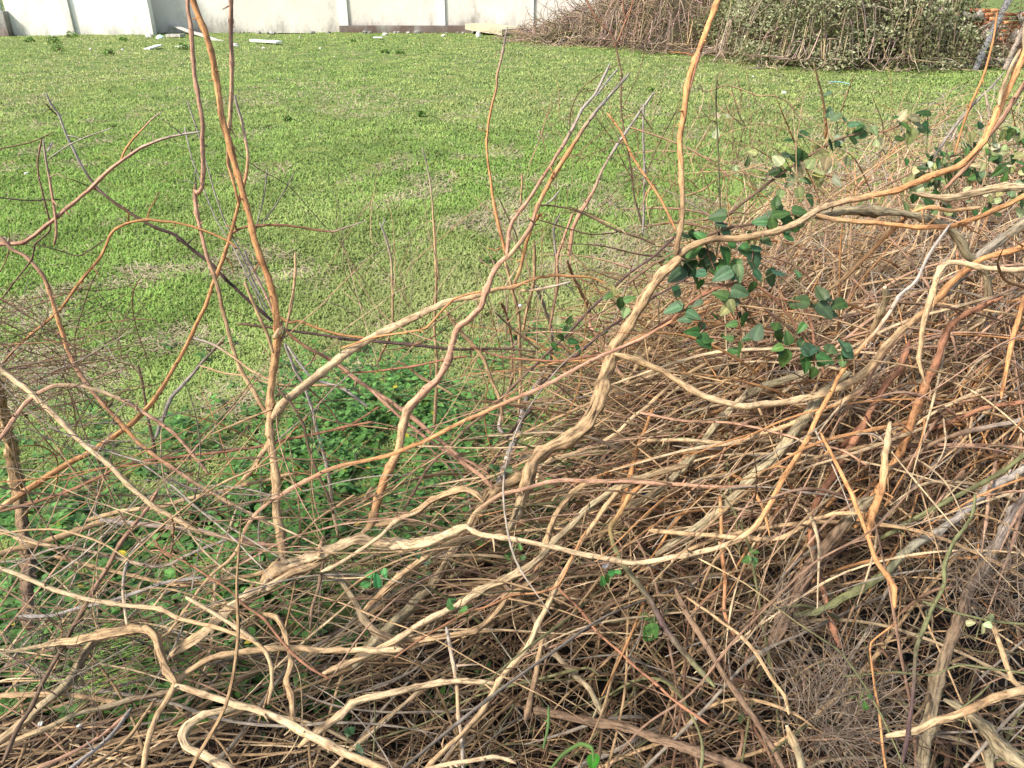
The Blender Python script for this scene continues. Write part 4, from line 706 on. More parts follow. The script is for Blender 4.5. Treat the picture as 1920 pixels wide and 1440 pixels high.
thin tan stem slanting down right behind the pink winding vine|F-.15 F-.2|T|5 6 5|745,675 770,690 793,710 823,724 852,740
thin red twig in the weeds near the cream straw stems|F-.15 F-.15|R|4 4 4|640,806 673,787 713,762
tan vine humping over the weeds into the bundle at lower centre|F-.08 F-.02|T|10 12 12 11|700,985 740,975 780,960 813,937 867,918 893,928 905,942|f
thin dark twig slanting between thick vines at centre|F-.05 F-.1|B|4 4 4|930,583 960,613 1010,655
thin red branch crossing from the trunk to the pink winding vine|F-.08 F-.08|R|4 5 5 5|640,700 700,697 770,687 830,675 880,668
short tan vine curving beneath the heavy pale branch|F-.04 F-.04|O|4 5 4|640,655 700,632 760,622 800,612 850,560 905,545
bare thin stem standing before the grass right of the rust orange vine|F-.15 F-.3|TTO|3 4 6 7|1527,118 1535,155 1542,185 1546,215 1548,245 1545,262
thin straw stem leaning right beside it|F-.15 F-.3|T|2 3 3|1603,137 1590,170 1578,205 1570,225
orange-brown cane slanting high at the right edge|F-.25 F-.3|O|4 5 5 3|1870,20 1862,80 1845,140 1820,200 1805,240 1790,290
grey leaning rod crossing the orange-brown cane at the right|F-.25 F-.35|G|3 6 6 4|1880,135 1860,160 1830,190 1800,225 1775,260 1750,300
short white bare rod near the great branch|F-.1 F-.12|W|6 7 6|1848,172 1853,200 1858,235
pale sliver of wood at the top right edge|F-.05 F-.05|W|5 9 9 3|1926,30 1921,55 1920,75 1919,95
orange twig linking the grass side to the leafy fork|F-.1 F-.05|P|3 3 3|1180,240 1240,258 1290,278 1340,308 1372,340
twisted pale tendril pair hanging over the grass right of the rust orange vine|F-.2 F-.25|BTC|2 3 3 2|1311,155 1318,172 1335,170 1360,160 1385,166 1420,180 1450,180 1475,190 1495,215 1520,242
>side_shoot|B|2 2|1370,165 1385,215 1396,235 1388,265 1383,300
thin bare green cane standing before the grass by the leafy fork|F-.05 F0|L|3 4 4|1345,140 1342,200 1345,260 1347,330 1349,400 1342,480
thin orange vine joining the leafy fork from the left|F-.1 F-.02|T|3 3 3|1278,370 1320,355 1345,335 1385,322 1440,305
pale slender rod leaning over the wall of grass right of centre|F-.3 F-.35|G|4 5 5|1052,405 1040,430 1043,470 1048,510
short grey sprig among the brown thorny runners|F-.2 F-.2|G|4 4|1050,358 1035,375 1018,388
stout tan vine plunging left of the dark mossy cane|S.05 S.02|T|9 10 9|1300,560 1270,600 1225,650 1190,690 1170,735|
red-brown thin cane hanging under the bramble leaves|S.12 S.1|R|5 5 5|1500,560 1520,600 1530,650 1545,700
"""
CT = dict(P=(.47, .275, .18), O=(.53, .27, .115), T=(.47, .32, .175), C=(.57, .425, .255), G=(.38, .34, .30), B=(.19, .125, .08),
          D=(.10, .062, .058), R=(.29, .14, .08), L=(.15, .155, .07), Y=(.33, .275, .17), W=(.60, .50, .36))
def parse_pts(s): return [tuple(float(v) for v in q.split(',')) for q in s.split()]
def base_t(mode, px, py):
    s = surf_t(px, py)
    if mode == 'S': return min(s, 4.2) - .10
    return min(scaf_t(px, py), s - .16) if s < 8 else scaf_t(px, py)
def course(pts, where):
    """3-D course (x, y, z) of a vine read off the photograph, at its own distance"""
    (m0, l0), (m1, l1) = [(w[0], float(w[1:])) for w in where.split()]
    pts = np.array(pts); n = len(pts); d = np.concatenate([[0], np.cumsum(np.hypot(*np.diff(pts, axis=0).T))]); f = d / d[-1]
    t = np.array([(base_t(m0, *p) - l0) * (1 - q) + (base_t(m1, *p) - l1) * q for p, q in zip(pts, f)])
    for _ in range(2):
        tt = t.copy(); tt[1:-1] = (t[:-2] + 2 * t[1:-1] + t[2:]) / 4; t = tt
    return np.array([P3(px, py, a) for (px, py), a in zip(pts, t)]), t, f
def vine_geo(P, t, f, widths, colour, fib, seed, knots=True, tip=False):
    W = np.interp(f, np.linspace(0, 1, len(widths)), widths) * .88 * t / FPX / 2
    D0 = np.column_stack([P, W, f]); npr = np.maximum(1, np.round(np.linalg.norm(np.diff(P, axis=0), axis=1) / (.008 if fib else .010)))
    D = .62 * catmull(D0, npr) + .38 * linear(D0, npr); kn = np.cumsum(npr)[:-1].astype(int)
    pts, R, ff = D[:, :3], D[:, 3], D[:, 4]; s = np.concatenate([[0], np.cumsum(np.linalg.norm(np.diff(pts, axis=0), axis=1))])
    r_ = np.random.default_rng(seed); w = R.mean()
    for fr, am in ((4, 1.0), (12, .55), (34, .22)):
        for ax in range(3): pts[:, ax] += w * am * (vnoise(s * fr + seed * 3 + ax * 19, s * 0 + ax * 7 + seed) - .5) * 1.6 * (.55 if fib else 1)
    R = R * (1 + .16 * (vnoise(s * 22 + seed, s * 0 + 5) - .5) * (2 if fib else 1))
    if knots:
        for j_ in kn: R = R * (1 + r_.uniform(.0, .28) * np.exp(-((s - s[j_]) / max(.004, w)) ** 2))
        q = r_.uniform(0, .06)
        while q < s[-1]:
            R = R * (1 + r_.uniform(.12, .42) * np.exp(-((s - q) / max(.004, w * .8)) ** 2)); q += r_.uniform(.05, .16)
    ks = [CT[c] for c in colour]; cc = np.stack([np.interp(ff, np.linspace(0, 1, len(ks)), [k[a] for k in ks]) for a in range(3)], 1)
    cc = cc * (.82 + .36 * vnoise(s * 7 + seed, s * 0 + 2))[:, None]
    e_ = np.minimum(s, s[-1] - s); R = R * np.clip(.5 + e_ / (6 * w + 1e-6), 0, 1)
    k = 16 if (fib and w > .006) else (12 if w > .005 else (8 if w > .0025 else 5))
    main = tube(pts, np.maximum(R, .0006), k, cc, .7 if fib else .2, seed)
    if not knots or w < .0016: return main
    A_ = Acc(); A_.add(*main); Tn = np.gradient(pts, axis=0)
    for q_ in range(int(s[-1] / (.05 if fib else .07)) + 1):     # spurs, snapped side twigs and loose bark strips
        i_ = r_.integers(1, len(pts) - 2); v = np.cross(Tn[i_], r_.normal(0, 1, 3)); v /= np.linalg.norm(v) + 1e-9; tn = Tn[i_] / (np.linalg.norm(Tn[i_]) + 1e-9)
        if fib or (colour[0] in 'TCY' and r_.random() < .35):
            m_ = r_.integers(3, 9); j_ = min(len(pts) - 1, i_ + m_); seg = pts[i_:j_ + 1:max(1, m_ // 3)]
            if len(seg) > 2:
                off = np.linspace(.9, r_.uniform(1.1, 2.3), len(seg))[:, None] * R[i_]; ks_ = np.full(len(seg), max(.0008, w * r_.uniform(.12, .3)))
                A_.add(*tube(seg + v * off, ks_ * np.linspace(1, .3, len(seg)), 4, cc[i_] * r_.uniform(.7, 1.35), cap=False, flat=.4))
        else:
            L_ = r_.choice([.006, .010, .018, .05], p=[.4, .3, .2, .1]) + w; d_ = v + tn * r_.uniform(-.3, .9); d_ /= np.linalg.norm(d_); a_ = min(R[i_] * .6, .0028)
            p_ = [pts[i_], pts[i_] + d_ * L_ * .5, pts[i_] + (d_ + r_.normal(0, .25, 3)) * L_]
            A_.add(*tube(np.array(p_), [a_, a_ * .75, a_ * .35], 5, cc[i_] * r_.uniform(.6, 1.1), cap=True))
    return np.vstack(A_.v), np.vstack(A_.q), np.vstack(A_.t) if A_.t else np.zeros((0, 3), int), np.vstack(A_.uv), np.vstack(A_.c)
cur = None; nv = 0; first_traced = []
for ln in VINES.strip().split('\n'):
    q = ln.split('|'); nv += 1
    if q[0] == '>cut_end':           # pale sawn face with growth rings on the first ring of the vine
        ring = ring0; cen = ring.mean(0); out = cen - cen1; out /= np.linalg.norm(out); rings = [ring + out * .0035 * 0 + (cen - ring) * (1 - f_) + out * (.0022 + .0015 * (1 - f_)) for f_ in (1.0, .8, .55, .3, .06)]
        kk = len(ring); V = np.vstack(rings); Q = np.array([(a_ * kk + b_, a_ * kk + (b_ + 1) % kk, (a_ + 1) * kk + (b_ + 1) % kk, (a_ + 1) * kk + b_) for a_ in range(4) for b_ in range(kk)])
        cc = np.repeat(np.array([(.30, .22, .13), (.58, .46, .29), (.46, .34, .2), (.60, .48, .3), (.33, .23, .13)]), kk, 0)
        mesh_obj('cut_end', V, [Q], M_wood, cur, col=cc, smooth=False); continue
    if ln[0] == '>':
        pts, t, f = course(parse_pts(q[3]), cwhere)
        V, Q, T, uv, cc = vine_geo(pts, t, f, [float(v) for v in q[2].split()], q[1], False, nv, q[0] != '>cut_end')
        o = mesh_obj(q[0][1:], V, [Q, T], M_wood if q[0] == '>cut_end' else M_smooth, None, uv, cc); o.parent = cur
        continue
    cwhere = q[1]; fib = q[-1] == 'f'; pts, t, f = course(parse_pts(q[4]), cwhere)
    V, Q, T, uv, cc = vine_geo(pts, t, f, [float(v) for v in q[3].split()], q[2], fib, nv)
    cur = mesh_obj('vine', V, [Q, T], M_fibre if fib else M_smooth, None, uv, cc); first_traced.append(cur)
    kr = 1 + int(np.argmax(uv[1:, 0] < uv[:-1, 0])); ring0 = V[:kr - 1].copy(); cen1 = V[kr:2 * kr - 1].mean(0)
    cat = 'root' if 'root' in q[0] else ('cane' if 'cane' in q[0] else ('stump' if 'stump' in q[0] else 'vine'))
    cur.name = 'bramble_cane' if cat == 'cane' else ('vine_root' if cat == 'root' else ('vine_stump' if cat == 'stump' else 'vine'))
    if 'thorny' in q[0] or 'purple below' in q[0]:       # small hooked thorns along the cane
        cen = V[:len(V) - 2].reshape(-1, (np.where(np.diff(uv[:, 0]) < 0)[0][0] + 1), 3) if False else None
        P_ = resample(pts, .03); a = Acc(); R0 = np.mean([float(v) for v in q[3].split()]) * t.mean() / FPX / 2
        for p in P_[1:-1]:
            v = rng.normal(0, 1, 3); v /= np.linalg.norm(v); a.add(*tube(np.array([p, p + v * (R0 + .005)]), [.0016, .0002], 4, (.22, .08, .05), cap=False))
        a.obj('thorns', M_smooth, cur)
    tag(cur, q[0], cat)
print('traced', len(first_traced))
# ================================================================ the other stems of the heap
def shape(p, d, L_, n, curl, follow=True, lift=0.0):
    pts = [p.copy()]; bend = rng.normal(0, curl * 1.9, 3)
    for s in range(n):
        d = d + bend / n + rng.normal(0, curl * .22, 3); d /= np.linalg.norm(d); p = p + d * L_ / n
        if follow:
            hz = float(heap(p[0], p[1])) + lift
            if p[2] > hz + .03: d[2] -= .22
            if p[2] < max(.02, hz - .3): d[2] += .15
        p[2] = max(p[2], .01); pts.append(p.copy())
    return np.array(pts)
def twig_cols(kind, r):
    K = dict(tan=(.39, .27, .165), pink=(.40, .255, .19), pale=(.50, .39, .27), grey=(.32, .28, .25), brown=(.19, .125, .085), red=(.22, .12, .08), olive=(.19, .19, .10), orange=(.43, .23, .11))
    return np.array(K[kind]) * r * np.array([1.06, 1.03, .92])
def pick_screen(x0, x1, y0, y1, need=.12):
    while True:
        px = rng.uniform(x0, x1); py = rng.uniform(y0, y1); s = surf_t(px, py)
        if s < 8.5:
            p = P3(px, py, s)
            if heap(p[0], p[1]) > need: return px, py, s, p
def build_twig(pts, r0, r1, k, c, fine=False):
    P = catmull(pts, [3 if fine else 5] * (len(pts) - 1)); n = len(P)
    if not fine:
        s = np.linspace(0, 1, n)
        for ax in range(3): P[:, ax] += r0 * .9 * (vnoise(s * 9 + rng.uniform(0, 99), s * 0) - .5)
    R = np.linspace(r0, r1, n) * np.minimum(1, .25 + 4 * np.minimum(np.linspace(0, 1, n), 1 - np.linspace(0, 1, n))) * (1 + .35 * (rng.random(n) > .88) * (0 if fine else 1)) 
    return tube(P, R, k, np.tile(c, (n, 1)) * (.85 + .3 * rng.random((n, 1))), 0, rng.integers(0, 999), cap=not fine)
# --- the larger ones: each its own object (with the traced ones these are the 300 that show largest)
zones = [('right', 1250, 1980, 380, 900, 'tan vine stem woven into the heap below the great orange branch', 'vine stems woven into the upper right of the heap', ('tan', 'pink', 'pale', 'orange', 'tan'), .0032, .0060, (.8, .5, .05)),
         ('mid', 900, 1320, 700, 1100, 'tan vine stem woven into the heap around the heavy tan vine', 'vine stems woven into the middle of the heap', ('tan', 'tan', 'pale', 'brown', 'olive'), .0032, .0058, (.8, .45, .05)),
         ('low', 900, 1980, 1000, 1480, 'brown vine stem woven into the shaded heap at the lower right', 'vine stems woven into the lower right of the heap', ('brown', 'tan', 'red', 'olive', 'grey'), .0030, .0060, (.5, .4, .1)),
         ('left', -60, 860, 1130, 1480, 'dull tan vine stem woven into the heap along the bottom left', 'vine stems woven into the bottom left of the heap', ('tan', 'grey', 'tan', 'brown', 'pale'), .0034, .0062, (.8, .35, .02))]
n_rest = 300 - len(first_traced); quota = [int(n_rest * q) for q in (.34, .16, .25, .25)]
for (zn, x0, x1, y0, y1, lab, grp, kinds, ra, rb, dr), cnt in zip(zones, quota):
    for k in range(cnt):
        px, py, s, p = pick_screen(x0, x1, y0, y1)
        d = np.array(dr) + rng.normal(0, .3, 3); d[2] *= .6; d /= np.linalg.norm(d); L_ = rng.uniform(.8, 1.9)
        pts = shape(p - np.array([0, 0, rng.uniform(.0, .10)]) - d * L_ / 2, d, L_, 10, .45, lift=-.06)
        V, Q, T, uv, cc = build_twig(pts, rng.uniform(ra, rb), rng.uniform(ra, rb) * .6, 8, twig_cols(kinds[rng.integers(len(kinds))], rng.uniform(.55, 1.0) if zn in ('low', 'left') else rng.uniform(.75, 1.2)))  # low and left zones tinted darker: shade of the gaps put into colour
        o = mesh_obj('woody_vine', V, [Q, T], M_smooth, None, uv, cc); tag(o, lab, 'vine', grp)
# --- everything finer: nobody could count it
A = Acc()
def many(n, x0, x1, y0, y1, depth, ra, rb, La, Lb, kinds, dr, sd, curl, k=5, fine=False, bright=(.6, 1.25), up=0, follow=True):
    for _ in range(n):
        px, py, s, p = pick_screen(x0, x1, y0, y1)
        dep = depth[0] + abs(rng.normal(0, depth[1])); p = p - np.array([0, 0, min(dep, p[2] * .9)]) + np.array([0, 0, rng.uniform(-.03, .02)])
        d = np.array(dr) * (1 if rng.random() < .8 else -1) + rng.normal(0, sd, 3); d[2] = d[2] * .6 + up * rng.random(); d /= np.linalg.norm(d); L_ = rng.uniform(La, Lb)
        pts = shape(p - d * L_ / 2, d, L_, 5 if fine else 8, curl, follow, lift=-.02 - dep)
        r0 = rng.uniform(ra, rb) ; A.add(*build_twig(pts, r0, r0 * rng.uniform(.35, .8), k, twig_cols(kinds[rng.integers(len(kinds))], rng.uniform(*bright)), fine))
many(700, 1150, 2100, 180, 900, (.0, .10), .0018, .0040, .5, 1.6, ('tan', 'pink', 'pale', 'pale', 'tan', 'orange', 'grey', 'brown'), (.75, .55, .05), .34, .32, bright=(.8, 1.35))
many(240, 1280, 2100, 300, 850, (.0, .04), .0026, .0050, .7, 1.8, ('tan', 'pale', 'pink', 'orange', 'tan'), (.75, .5, .05), .28, .35, k=6, bright=(.9, 1.3))
many(330, 850, 1450, 600, 1080, (.0, .10), .0016, .0040, .5, 1.5, ('tan', 'tan', 'brown', 'pale', 'pink', 'olive'), (.8, .5, .0), .3, .35, bright=(.75, 1.3))
many(300, 850, 2100, 880, 1500, (.05, .12), .0014, .0044, .4, 1.3, ('brown', 'tan', 'tan', 'red', 'grey', 'olive', 'pink', 'pale'), (.6, .45, .0), .5, .7, bright=(.45, 1.0))  # dull twig colours, darkened further to paint shade into the lower heap
many(220, 700, 2100, 900, 1500, (.18, .14), .0014, .0040, .3, 1.0, ('brown', 'brown', 'tan', 'red', 'grey', 'olive'), (.5, .3, .0), .7, .6, bright=(.45, 1.0))  # deep twigs get a darker tint, shade painted in so the voids read black
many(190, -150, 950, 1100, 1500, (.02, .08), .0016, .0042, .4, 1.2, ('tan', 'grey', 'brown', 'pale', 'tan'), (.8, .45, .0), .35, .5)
many(210, -150, 950, 1100, 1500, (.16, .12), .0014, .0040, .3, .9, ('tan', 'grey', 'brown', 'brown'), (.7, .35, .0), .6, .6, bright=(.4, .85))  # deeper layer tinted darker than the one above: painted shade
many(380, 1020, 1560, 420, 720, (.0, .05), .0016, .0038, .3, 1.0, ('tan', 'pink', 'pale', 'orange', 'tan'), (.75, .45, .15), .4, .35, bright=(.8, 1.35))
many(380, 1290, 2050, 240, 820, (.0, .06), .0018, .0036, .25, .7, ('tan', 'pink', 'pale', 'orange', 'tan', 'grey'), (.42, .45, .5), .2, .14, bright=(.8, 1.35), follow=False)
many(300, 1230, 2100, 190, 470, (.0, .05), .0014, .0032, .4, 1.3, ('tan', 'pink', 'pale', 'grey', 'tan'), (.75, .55, .1), .35, .35, bright=(.8, 1.35))
many(800, 1200, 2100, 170, 560, (.0, .03), .0014, .0030, .2, .7, ('tan', 'pink', 'pale', 'grey'), (.5, .4, .5), .3, .2, up=.4, bright=(.8, 1.4))
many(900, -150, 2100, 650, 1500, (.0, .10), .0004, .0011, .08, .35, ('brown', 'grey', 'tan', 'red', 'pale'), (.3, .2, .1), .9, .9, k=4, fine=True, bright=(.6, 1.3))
many(380, -150, 2100, 800, 1500, (.12, .16), .0005, .0014, .1, .5, ('brown', 'grey', 'tan', 'red'), (.3, .2, .1), .9, .9, k=4, fine=True, bright=(.5, 1.1))  # buried fine twigs slightly darkened, shade painted into their tint
many(1300, 1200, 2100, 200, 1000, (.02, .10), .0008, .0017, .2, .7, ('tan', 'pink', 'brown', 'pale'), (.6, .5, .05), .6, .45, k=4, fine=True, bright=(.7, 1.3))
# loose finer stems hanging in the open tangle over the weeds at left and centre
def open_tangle(n, x0, x1, y0, y1, t0, t1, ra, rb, La, Lb, kinds, dr, sd, curl, k=5, fine=False):
    for _ in range(n):
        px = rng.uniform(x0, x1); py = rng.uniform(y0, y1); t = rng.uniform(t0, t1); p = P3(px, py, t)
        if p[2] < .05: continue
        d = np.array(dr) * np.array([1 if rng.random() < .6 else -1, 1, 1]) + rng.normal(0, sd, 3); d /= np.linalg.norm(d); L_ = rng.uniform(La, Lb)
        pts = shape(p - d * L_ / 2, d, L_, 6, curl, follow=False)
        r0 = rng.uniform(ra, rb); A.add(*build_twig(pts, r0, r0 * .5, k, twig_cols(kinds[rng.integers(len(kinds))], rng.uniform(.7, 1.2)), fine))
open_tangle(125, -40, 900, 900, 1200, 1.75, 2.1, .0014, .0034, .3, .9, ('tan', 'pale', 'grey', 'pink', 'tan', 'brown'), (.8, .3, .05), .28, .4)
open_tangle(50, -40, 620, 760, 980, 1.8, 2.2, .0014, .0030, .25, .7, ('tan', 'grey', 'pink', 'brown', 'orange'), (.8, .2, .15), .3, .3)
open_tangle(40, 560, 1150, 560, 960, 2.0, 2.5, .0014, .0032, .25, .8, ('tan', 'pink', 'red', 'orange'), (.8, .2, .1), .4, .35)
open_tangle(300, -60, 240, 560, 830, 1.7, 2.3, .0005, .0014, .06, .3, ('brown', 'brown', 'grey'), (.7, .1, -.1), .6, .6, 4, True)
open_tangle(60, -60, 200, 560, 800, 1.8, 2.2, .0012, .0024, .2, .5, ('brown', 'red', 'brown'), (.9, .1, -.2), .3, .3)
open_tangle(200, -60, 900, 830, 1200, 1.7, 2.1, .0004, .0010, .06, .3, ('brown', 'grey', 'tan'), (.6, .2, .1), .7, .8, 4, True)
open_tangle(150, 980, 1440, 150, 490, 1.95, 2.6, .0006, .0018, .08, .3, ('brown', 'tan', 'red'), (.4, .2, .7), .5, .5, 4, True)
open_tangle(35, 620, 1000, 420, 700, 2.0, 2.5, .0008, .0020, .15, .45, ('tan', 'pale', 'grey'), (.3, .1, .8), .35, .25)
open_tangle(55, 880, 1250, 400, 700, 2.1, 2.6, .0012, .0028, .15, .45, ('tan', 'pale', 'pink'), (.15, .1, .9), .25, .25)
open_tangle(60, 1180, 1560, 200, 420, 2.0, 2.6, .0008, .0018, .15, .4, ('tan', 'pink', 'pale'), (.5, .3, .7), .3, .3, 4, True)
o = A.obj('tangled_twigs', M_smooth); tag(o, 'dense tangle of countless thin dry twigs filling the heap under the larger vines', 'twigs', kind='stuff')
# bristly nest of dead hair-like stems, bottom right
B = Acc()
for cx, cy, sx, sy, n in ((1560, 1340, 50, 50, 240), (1850, 1085, 60, 14, 90), (1900, 1155, 25, 20, 40), (1470, 1160, 50, 50, 70), (90, 1230, 80, 50, 200)):
    for _ in range(n):
        px = rng.normal(cx, sx); py = rng.normal(cy, sy); p = P3(px, py, base_t('F', px, py) - rng.uniform(-.03, .1)); d = np.array([.7, .25, .2 if sx > 80 else rng.normal(0, .7)]) + rng.normal(0, .45, 3); d /= np.linalg.norm(d)
        pts = shape(p, d, rng.uniform(.08, .22), 5, .7, False); B.add(*build_twig(pts, .0009, .0005, 4, np.array((.27, .21, .16)) * rng.uniform(.4, 1.3), True))
tag(B.obj('dead_fibres', M_smooth), 'matted hair-like dead stem fibres caught among the vines', 'fibres', kind='stuff')
# leaf litter and bits under the heap
n = 9000; x = rng.uniform(-2.2, 4.5, n); y = rng.uniform(.6, 6, n); ok = heap(x, y) > .08; x, y = x[ok], y[ok]; n = len(x); z = np.maximum(.01, heap(x, y) * rng.random(n) ** 1.5 * .8)
az = rng.uniform(0, 6.28, n)
V, Q, cc = bake_leaves(np.stack([x, y, z], 1), np.stack([np.cos(az), np.sin(az), rng.normal(0, .3, n)], 1), np.stack([-np.sin(az), np.cos(az), rng.normal(0, .5, n)], 1), rng.uniform(.012, .035, n),
     np.array([(.12, .08, .05), (.2, .13, .08), (.28, .2, .13), (.06, .1, .04)])[rng.choice(4, n, p=[.4, .3, .15, .15])], *leaf_template(.3, .3, .5, 3))
tag(mesh_obj('leaf_litter', V, [Q], M_dullleaf, col=cc), 'brown dead leaf litter caught inside the heap of vines', 'leaf litter', kind='stuff')

# ================================================================ brambles with leaves
def lobed():
    """broad toothed leaf along +x"""
    n = 16; V = []; m_ = 3
    for a in range(n + 1):
        s = a / n; hw = .36 * max(0, math.sin(math.pi * s ** .72)) ** .75 * (1 - .12 * s)
        if a in (0, n): hw = 0
        tooth = .045 if a % 2 else -.02
        zz = -.2 * s * s + .01
        for b_ in range(-m_, m_ + 1):
            q = b_ / m_; w = hw * q + (math.copysign(tooth, q) if abs(b_) == m_ and 0 < a < n else 0)
            V.append((s - .10 * abs(q) * hw * 2 + (.02 if a % 2 and abs(b_) == m_ else 0), w, zz + .25 * abs(w) - .35 * w * w + (.014 if a % 2 else -.006) * (abs(q) > .2) - (.015 if b_ == 0 else 0)))
    k = 2 * m_ + 1; Q = [(k * a + b_, k * a + k + b_, k * a + k + b_ + 1, k * a + 1 + b_) for a in range(n) for b_ in range(k - 1)]
    return np.array(V, float), np.array(Q)
LBV, LBQ = lobed()
def put_leaf(parent, px, py, t, ang, size_px, col, off, tilt=.35):
    p = P3(px, py, t); a = math.radians(ang); d = RT * math.cos(a) + UP * math.sin(a) - FW * rng.normal(0, tilt); d /= np.linalg.norm(d)
    nrm = -FW * .8 + np.array([0, 0, .6]) + rng.normal(0, .35, 3); side = np.cross(nrm, d); size = .9 * size_px * t / FPX; v = LBV.copy(); v[:, 1] *= rng.uniform(.8, 1.15); v[:, 2] *= rng.uniform(.4, 2)
    V, Q, cc = bake_leaves(np.array([p - d * size * .5]), d[None], side[None], np.array([size]), np.array([col]) * rng.uniform(.8, 1.2), v, LBQ); cc = cc.reshape(-1, 7, 3); cc[:, 3] *= 1.5; cc[::2] *= .88; cc = cc.reshape(-1, 3)
    return mesh_obj('leaf', V, [Q], M_leaf, parent, col=cc)
GR = (.05, .125, .035); BG = (.065, .13, .065); PG = (.20, .25, .11); WG = (.33, .35, .22); DG = (.028, .07, .022)
def leafy_bramble(label, canes, leaves, lift, mode='F'):
    """canes: [(colour, widths, points)]; the first is the body, the rest are its shoots"""
    rootv = None; cp = []; pa = Acc()
    for k, (c, w, pts) in enumerate(canes):
        P, t, f = course(pts, '%s%.3f %s%.3f' % (mode, lift, mode, lift)); V, Q, T, uv, cc = vine_geo(P, t, f, w, c, False, 900 + k + len(label)); cp.append(resample(P, .02))
        o = mesh_obj('bramble' if k == 0 else 'side_shoot', V, [Q, T], M_smooth, rootv, uv, cc)
        if k == 0: rootv = o; tag(o, label, 'bramble')
    if 'skip' not in label and len(leaves) > 20: leaves = (list(leaves) + [(a + rng.normal(0, 16), b_ + rng.normal(0, 14), s_ * rng.uniform(.5, .95), rng.uniform(-180, 180), DG if rng.random() < .35 else c_) for a, b_, s_, g_, c_ in leaves if rng.random() < .65])[:97]
    for L_ in leaves:
        px, py, s, ang, c = L_; c = np.array(c) * rng.uniform(.7, 1.35) * np.array([rng.uniform(.85, 1.35), 1, rng.uniform(.8, 1.1)]); tt = base_t(mode, px, py) - lift - rng.uniform(-.01, .03)
        lo = put_leaf(rootv, px, py, tt, ang + rng.normal(0, 8), s, c, 0); b0 = np.array(lo.data.vertices[3].co); al = np.vstack(cp); n_ = al[np.argmin(np.linalg.norm(al - b0, axis=1))]
        if np.linalg.norm(n_ - b0) < .16: md = (n_ + b0) / 2 + rng.normal(0, .006, 3); pa = Acc(); pa.add(*tube(catmull(np.array([n_, md, b0]), [3, 3]), np.full(7, .0009), 4, (.2, .17, .08), cap=False)); pa.obj('leaf_stalk', M_smooth, lo)
    return rootv
lv = [(1355, 515, 46, 200, BG), (1385, 512, 40, -80, BG), (1388, 548, 40, -20, BG), (1352, 552, 34, 150, GR), (1360, 580, 36, 215, PG), (1372, 575, 34, -60, PG), (1410, 540, 30, -100, GR), (1448, 522, 46, -60, BG), (1462, 512, 40, 0, BG),
      (1395, 600, 34, -70, GR), (1372, 608, 26, 190, GR), (1420, 622, 42, 60, BG), (1300, 622, 34, 170, GR), (1322, 640, 38, -55, GR), (1285, 598, 34, 160, BG), (1318, 610, 24, 30, BG), (1366, 634, 24, 170, GR), (1387, 655, 36, -80, GR),
      (1455, 612, 26, 160, GR), (1462, 630, 32, -60, DG), (1498, 566, 44, 170, GR), (1540, 548, 38, 100, BG), (1552, 560, 36, 20, BG), (1548, 582, 46, -45, BG), (1560, 588, 26, -20, BG),
      (1478, 634, 30, 120, GR), (1458, 652, 26, 180, GR), (1470, 672, 44, -110, GR), (1508, 640, 36, 70, BG), (1520, 655, 40, 20, BG), (1512, 680, 40, -95, GR), (1524, 700, 34, -80, GR), (1548, 672, 42, -20, GR), (1558, 652, 36, 60, BG), (1582, 645, 40, 80, BG), (1592, 660, 40, -30, BG), (1580, 676, 28, -100, GR),
      (1262, 578, 44, 200, BG), (1300, 590, 34, -20, BG), (1270, 545, 28, 90, BG)]
leafy_bramble('bramble shoot with dark green toothed leaves hanging over the heap right of centre',
    [('RRRR', [6, 6, 5, 4], [(1262, 600), (1300, 565), (1345, 540), (1385, 530), (1425, 538), (1452, 558), (1480, 590), (1500, 620), (1520, 650), (1528, 690)]),
     ('RR', [4, 3, 3], [(1452, 558), (1500, 565), (1545, 570)]), ('RR', [3, 3], [(1500, 620), (1540, 655), (1580, 660)]), ('RR', [3, 3], [(1385, 530), (1380, 570), (1390, 620), (1388, 650)]), ('RR', [3, 3], [(1345, 540), (1320, 590), (1310, 625)])], lv, .14)
lv = [(1455, 385, 34, 130, GR), (1465, 400, 40, 20, GR), (1440, 408, 36, 200, BG), (1478, 412, 36, -30, GR), (1450, 425, 40, -60, GR), (1475, 432, 34, -90, BG), (1425, 415, 34, 170, GR), (1500, 395, 34, 0, GR), (1512, 408, 30, 10, PG),
      (1360, 430, 30, 90, BG), (1345, 405, 40, 190, DG), (1300, 470, 50, 60, GR), (1322, 485, 50, -50, DG), (1290, 500, 46, 200, DG), (1335, 462, 34, 10, GR), (1362, 478, 44, -60, GR), (1400, 470, 36, -40, GR), (1345, 505, 46, -90, GR), (1270, 515, 42, 220, BG),
      (1280, 440, 34, 160, DG), (1405, 445, 28, -70, GR), (1415, 490, 46, -70, BG), (1380, 500, 36, -100, GR), (1320, 445, 30, 100, GR), (1262, 480, 40, 190, GR), (1305, 520, 40, -60, GR), (1420, 465, 30, 10, BG), (1480, 445, 34, -10, GR), (1492, 425, 28, 40, GR)]
leafy_bramble('bramble shoot thick with glossy green leaves at the big fork under the rust orange vine',
    [('BBB', [6, 6, 5], [(1180, 530), (1225, 495), (1270, 470), (1320, 445), (1370, 425), (1420, 415), (1470, 405), (1505, 395)]),
     ('RB', [4, 3], [(1320, 445), (1330, 480), (1345, 520)]), ('RB', [4, 3], [(1420, 415), (1415, 450), (1410, 490)])], lv, .0)
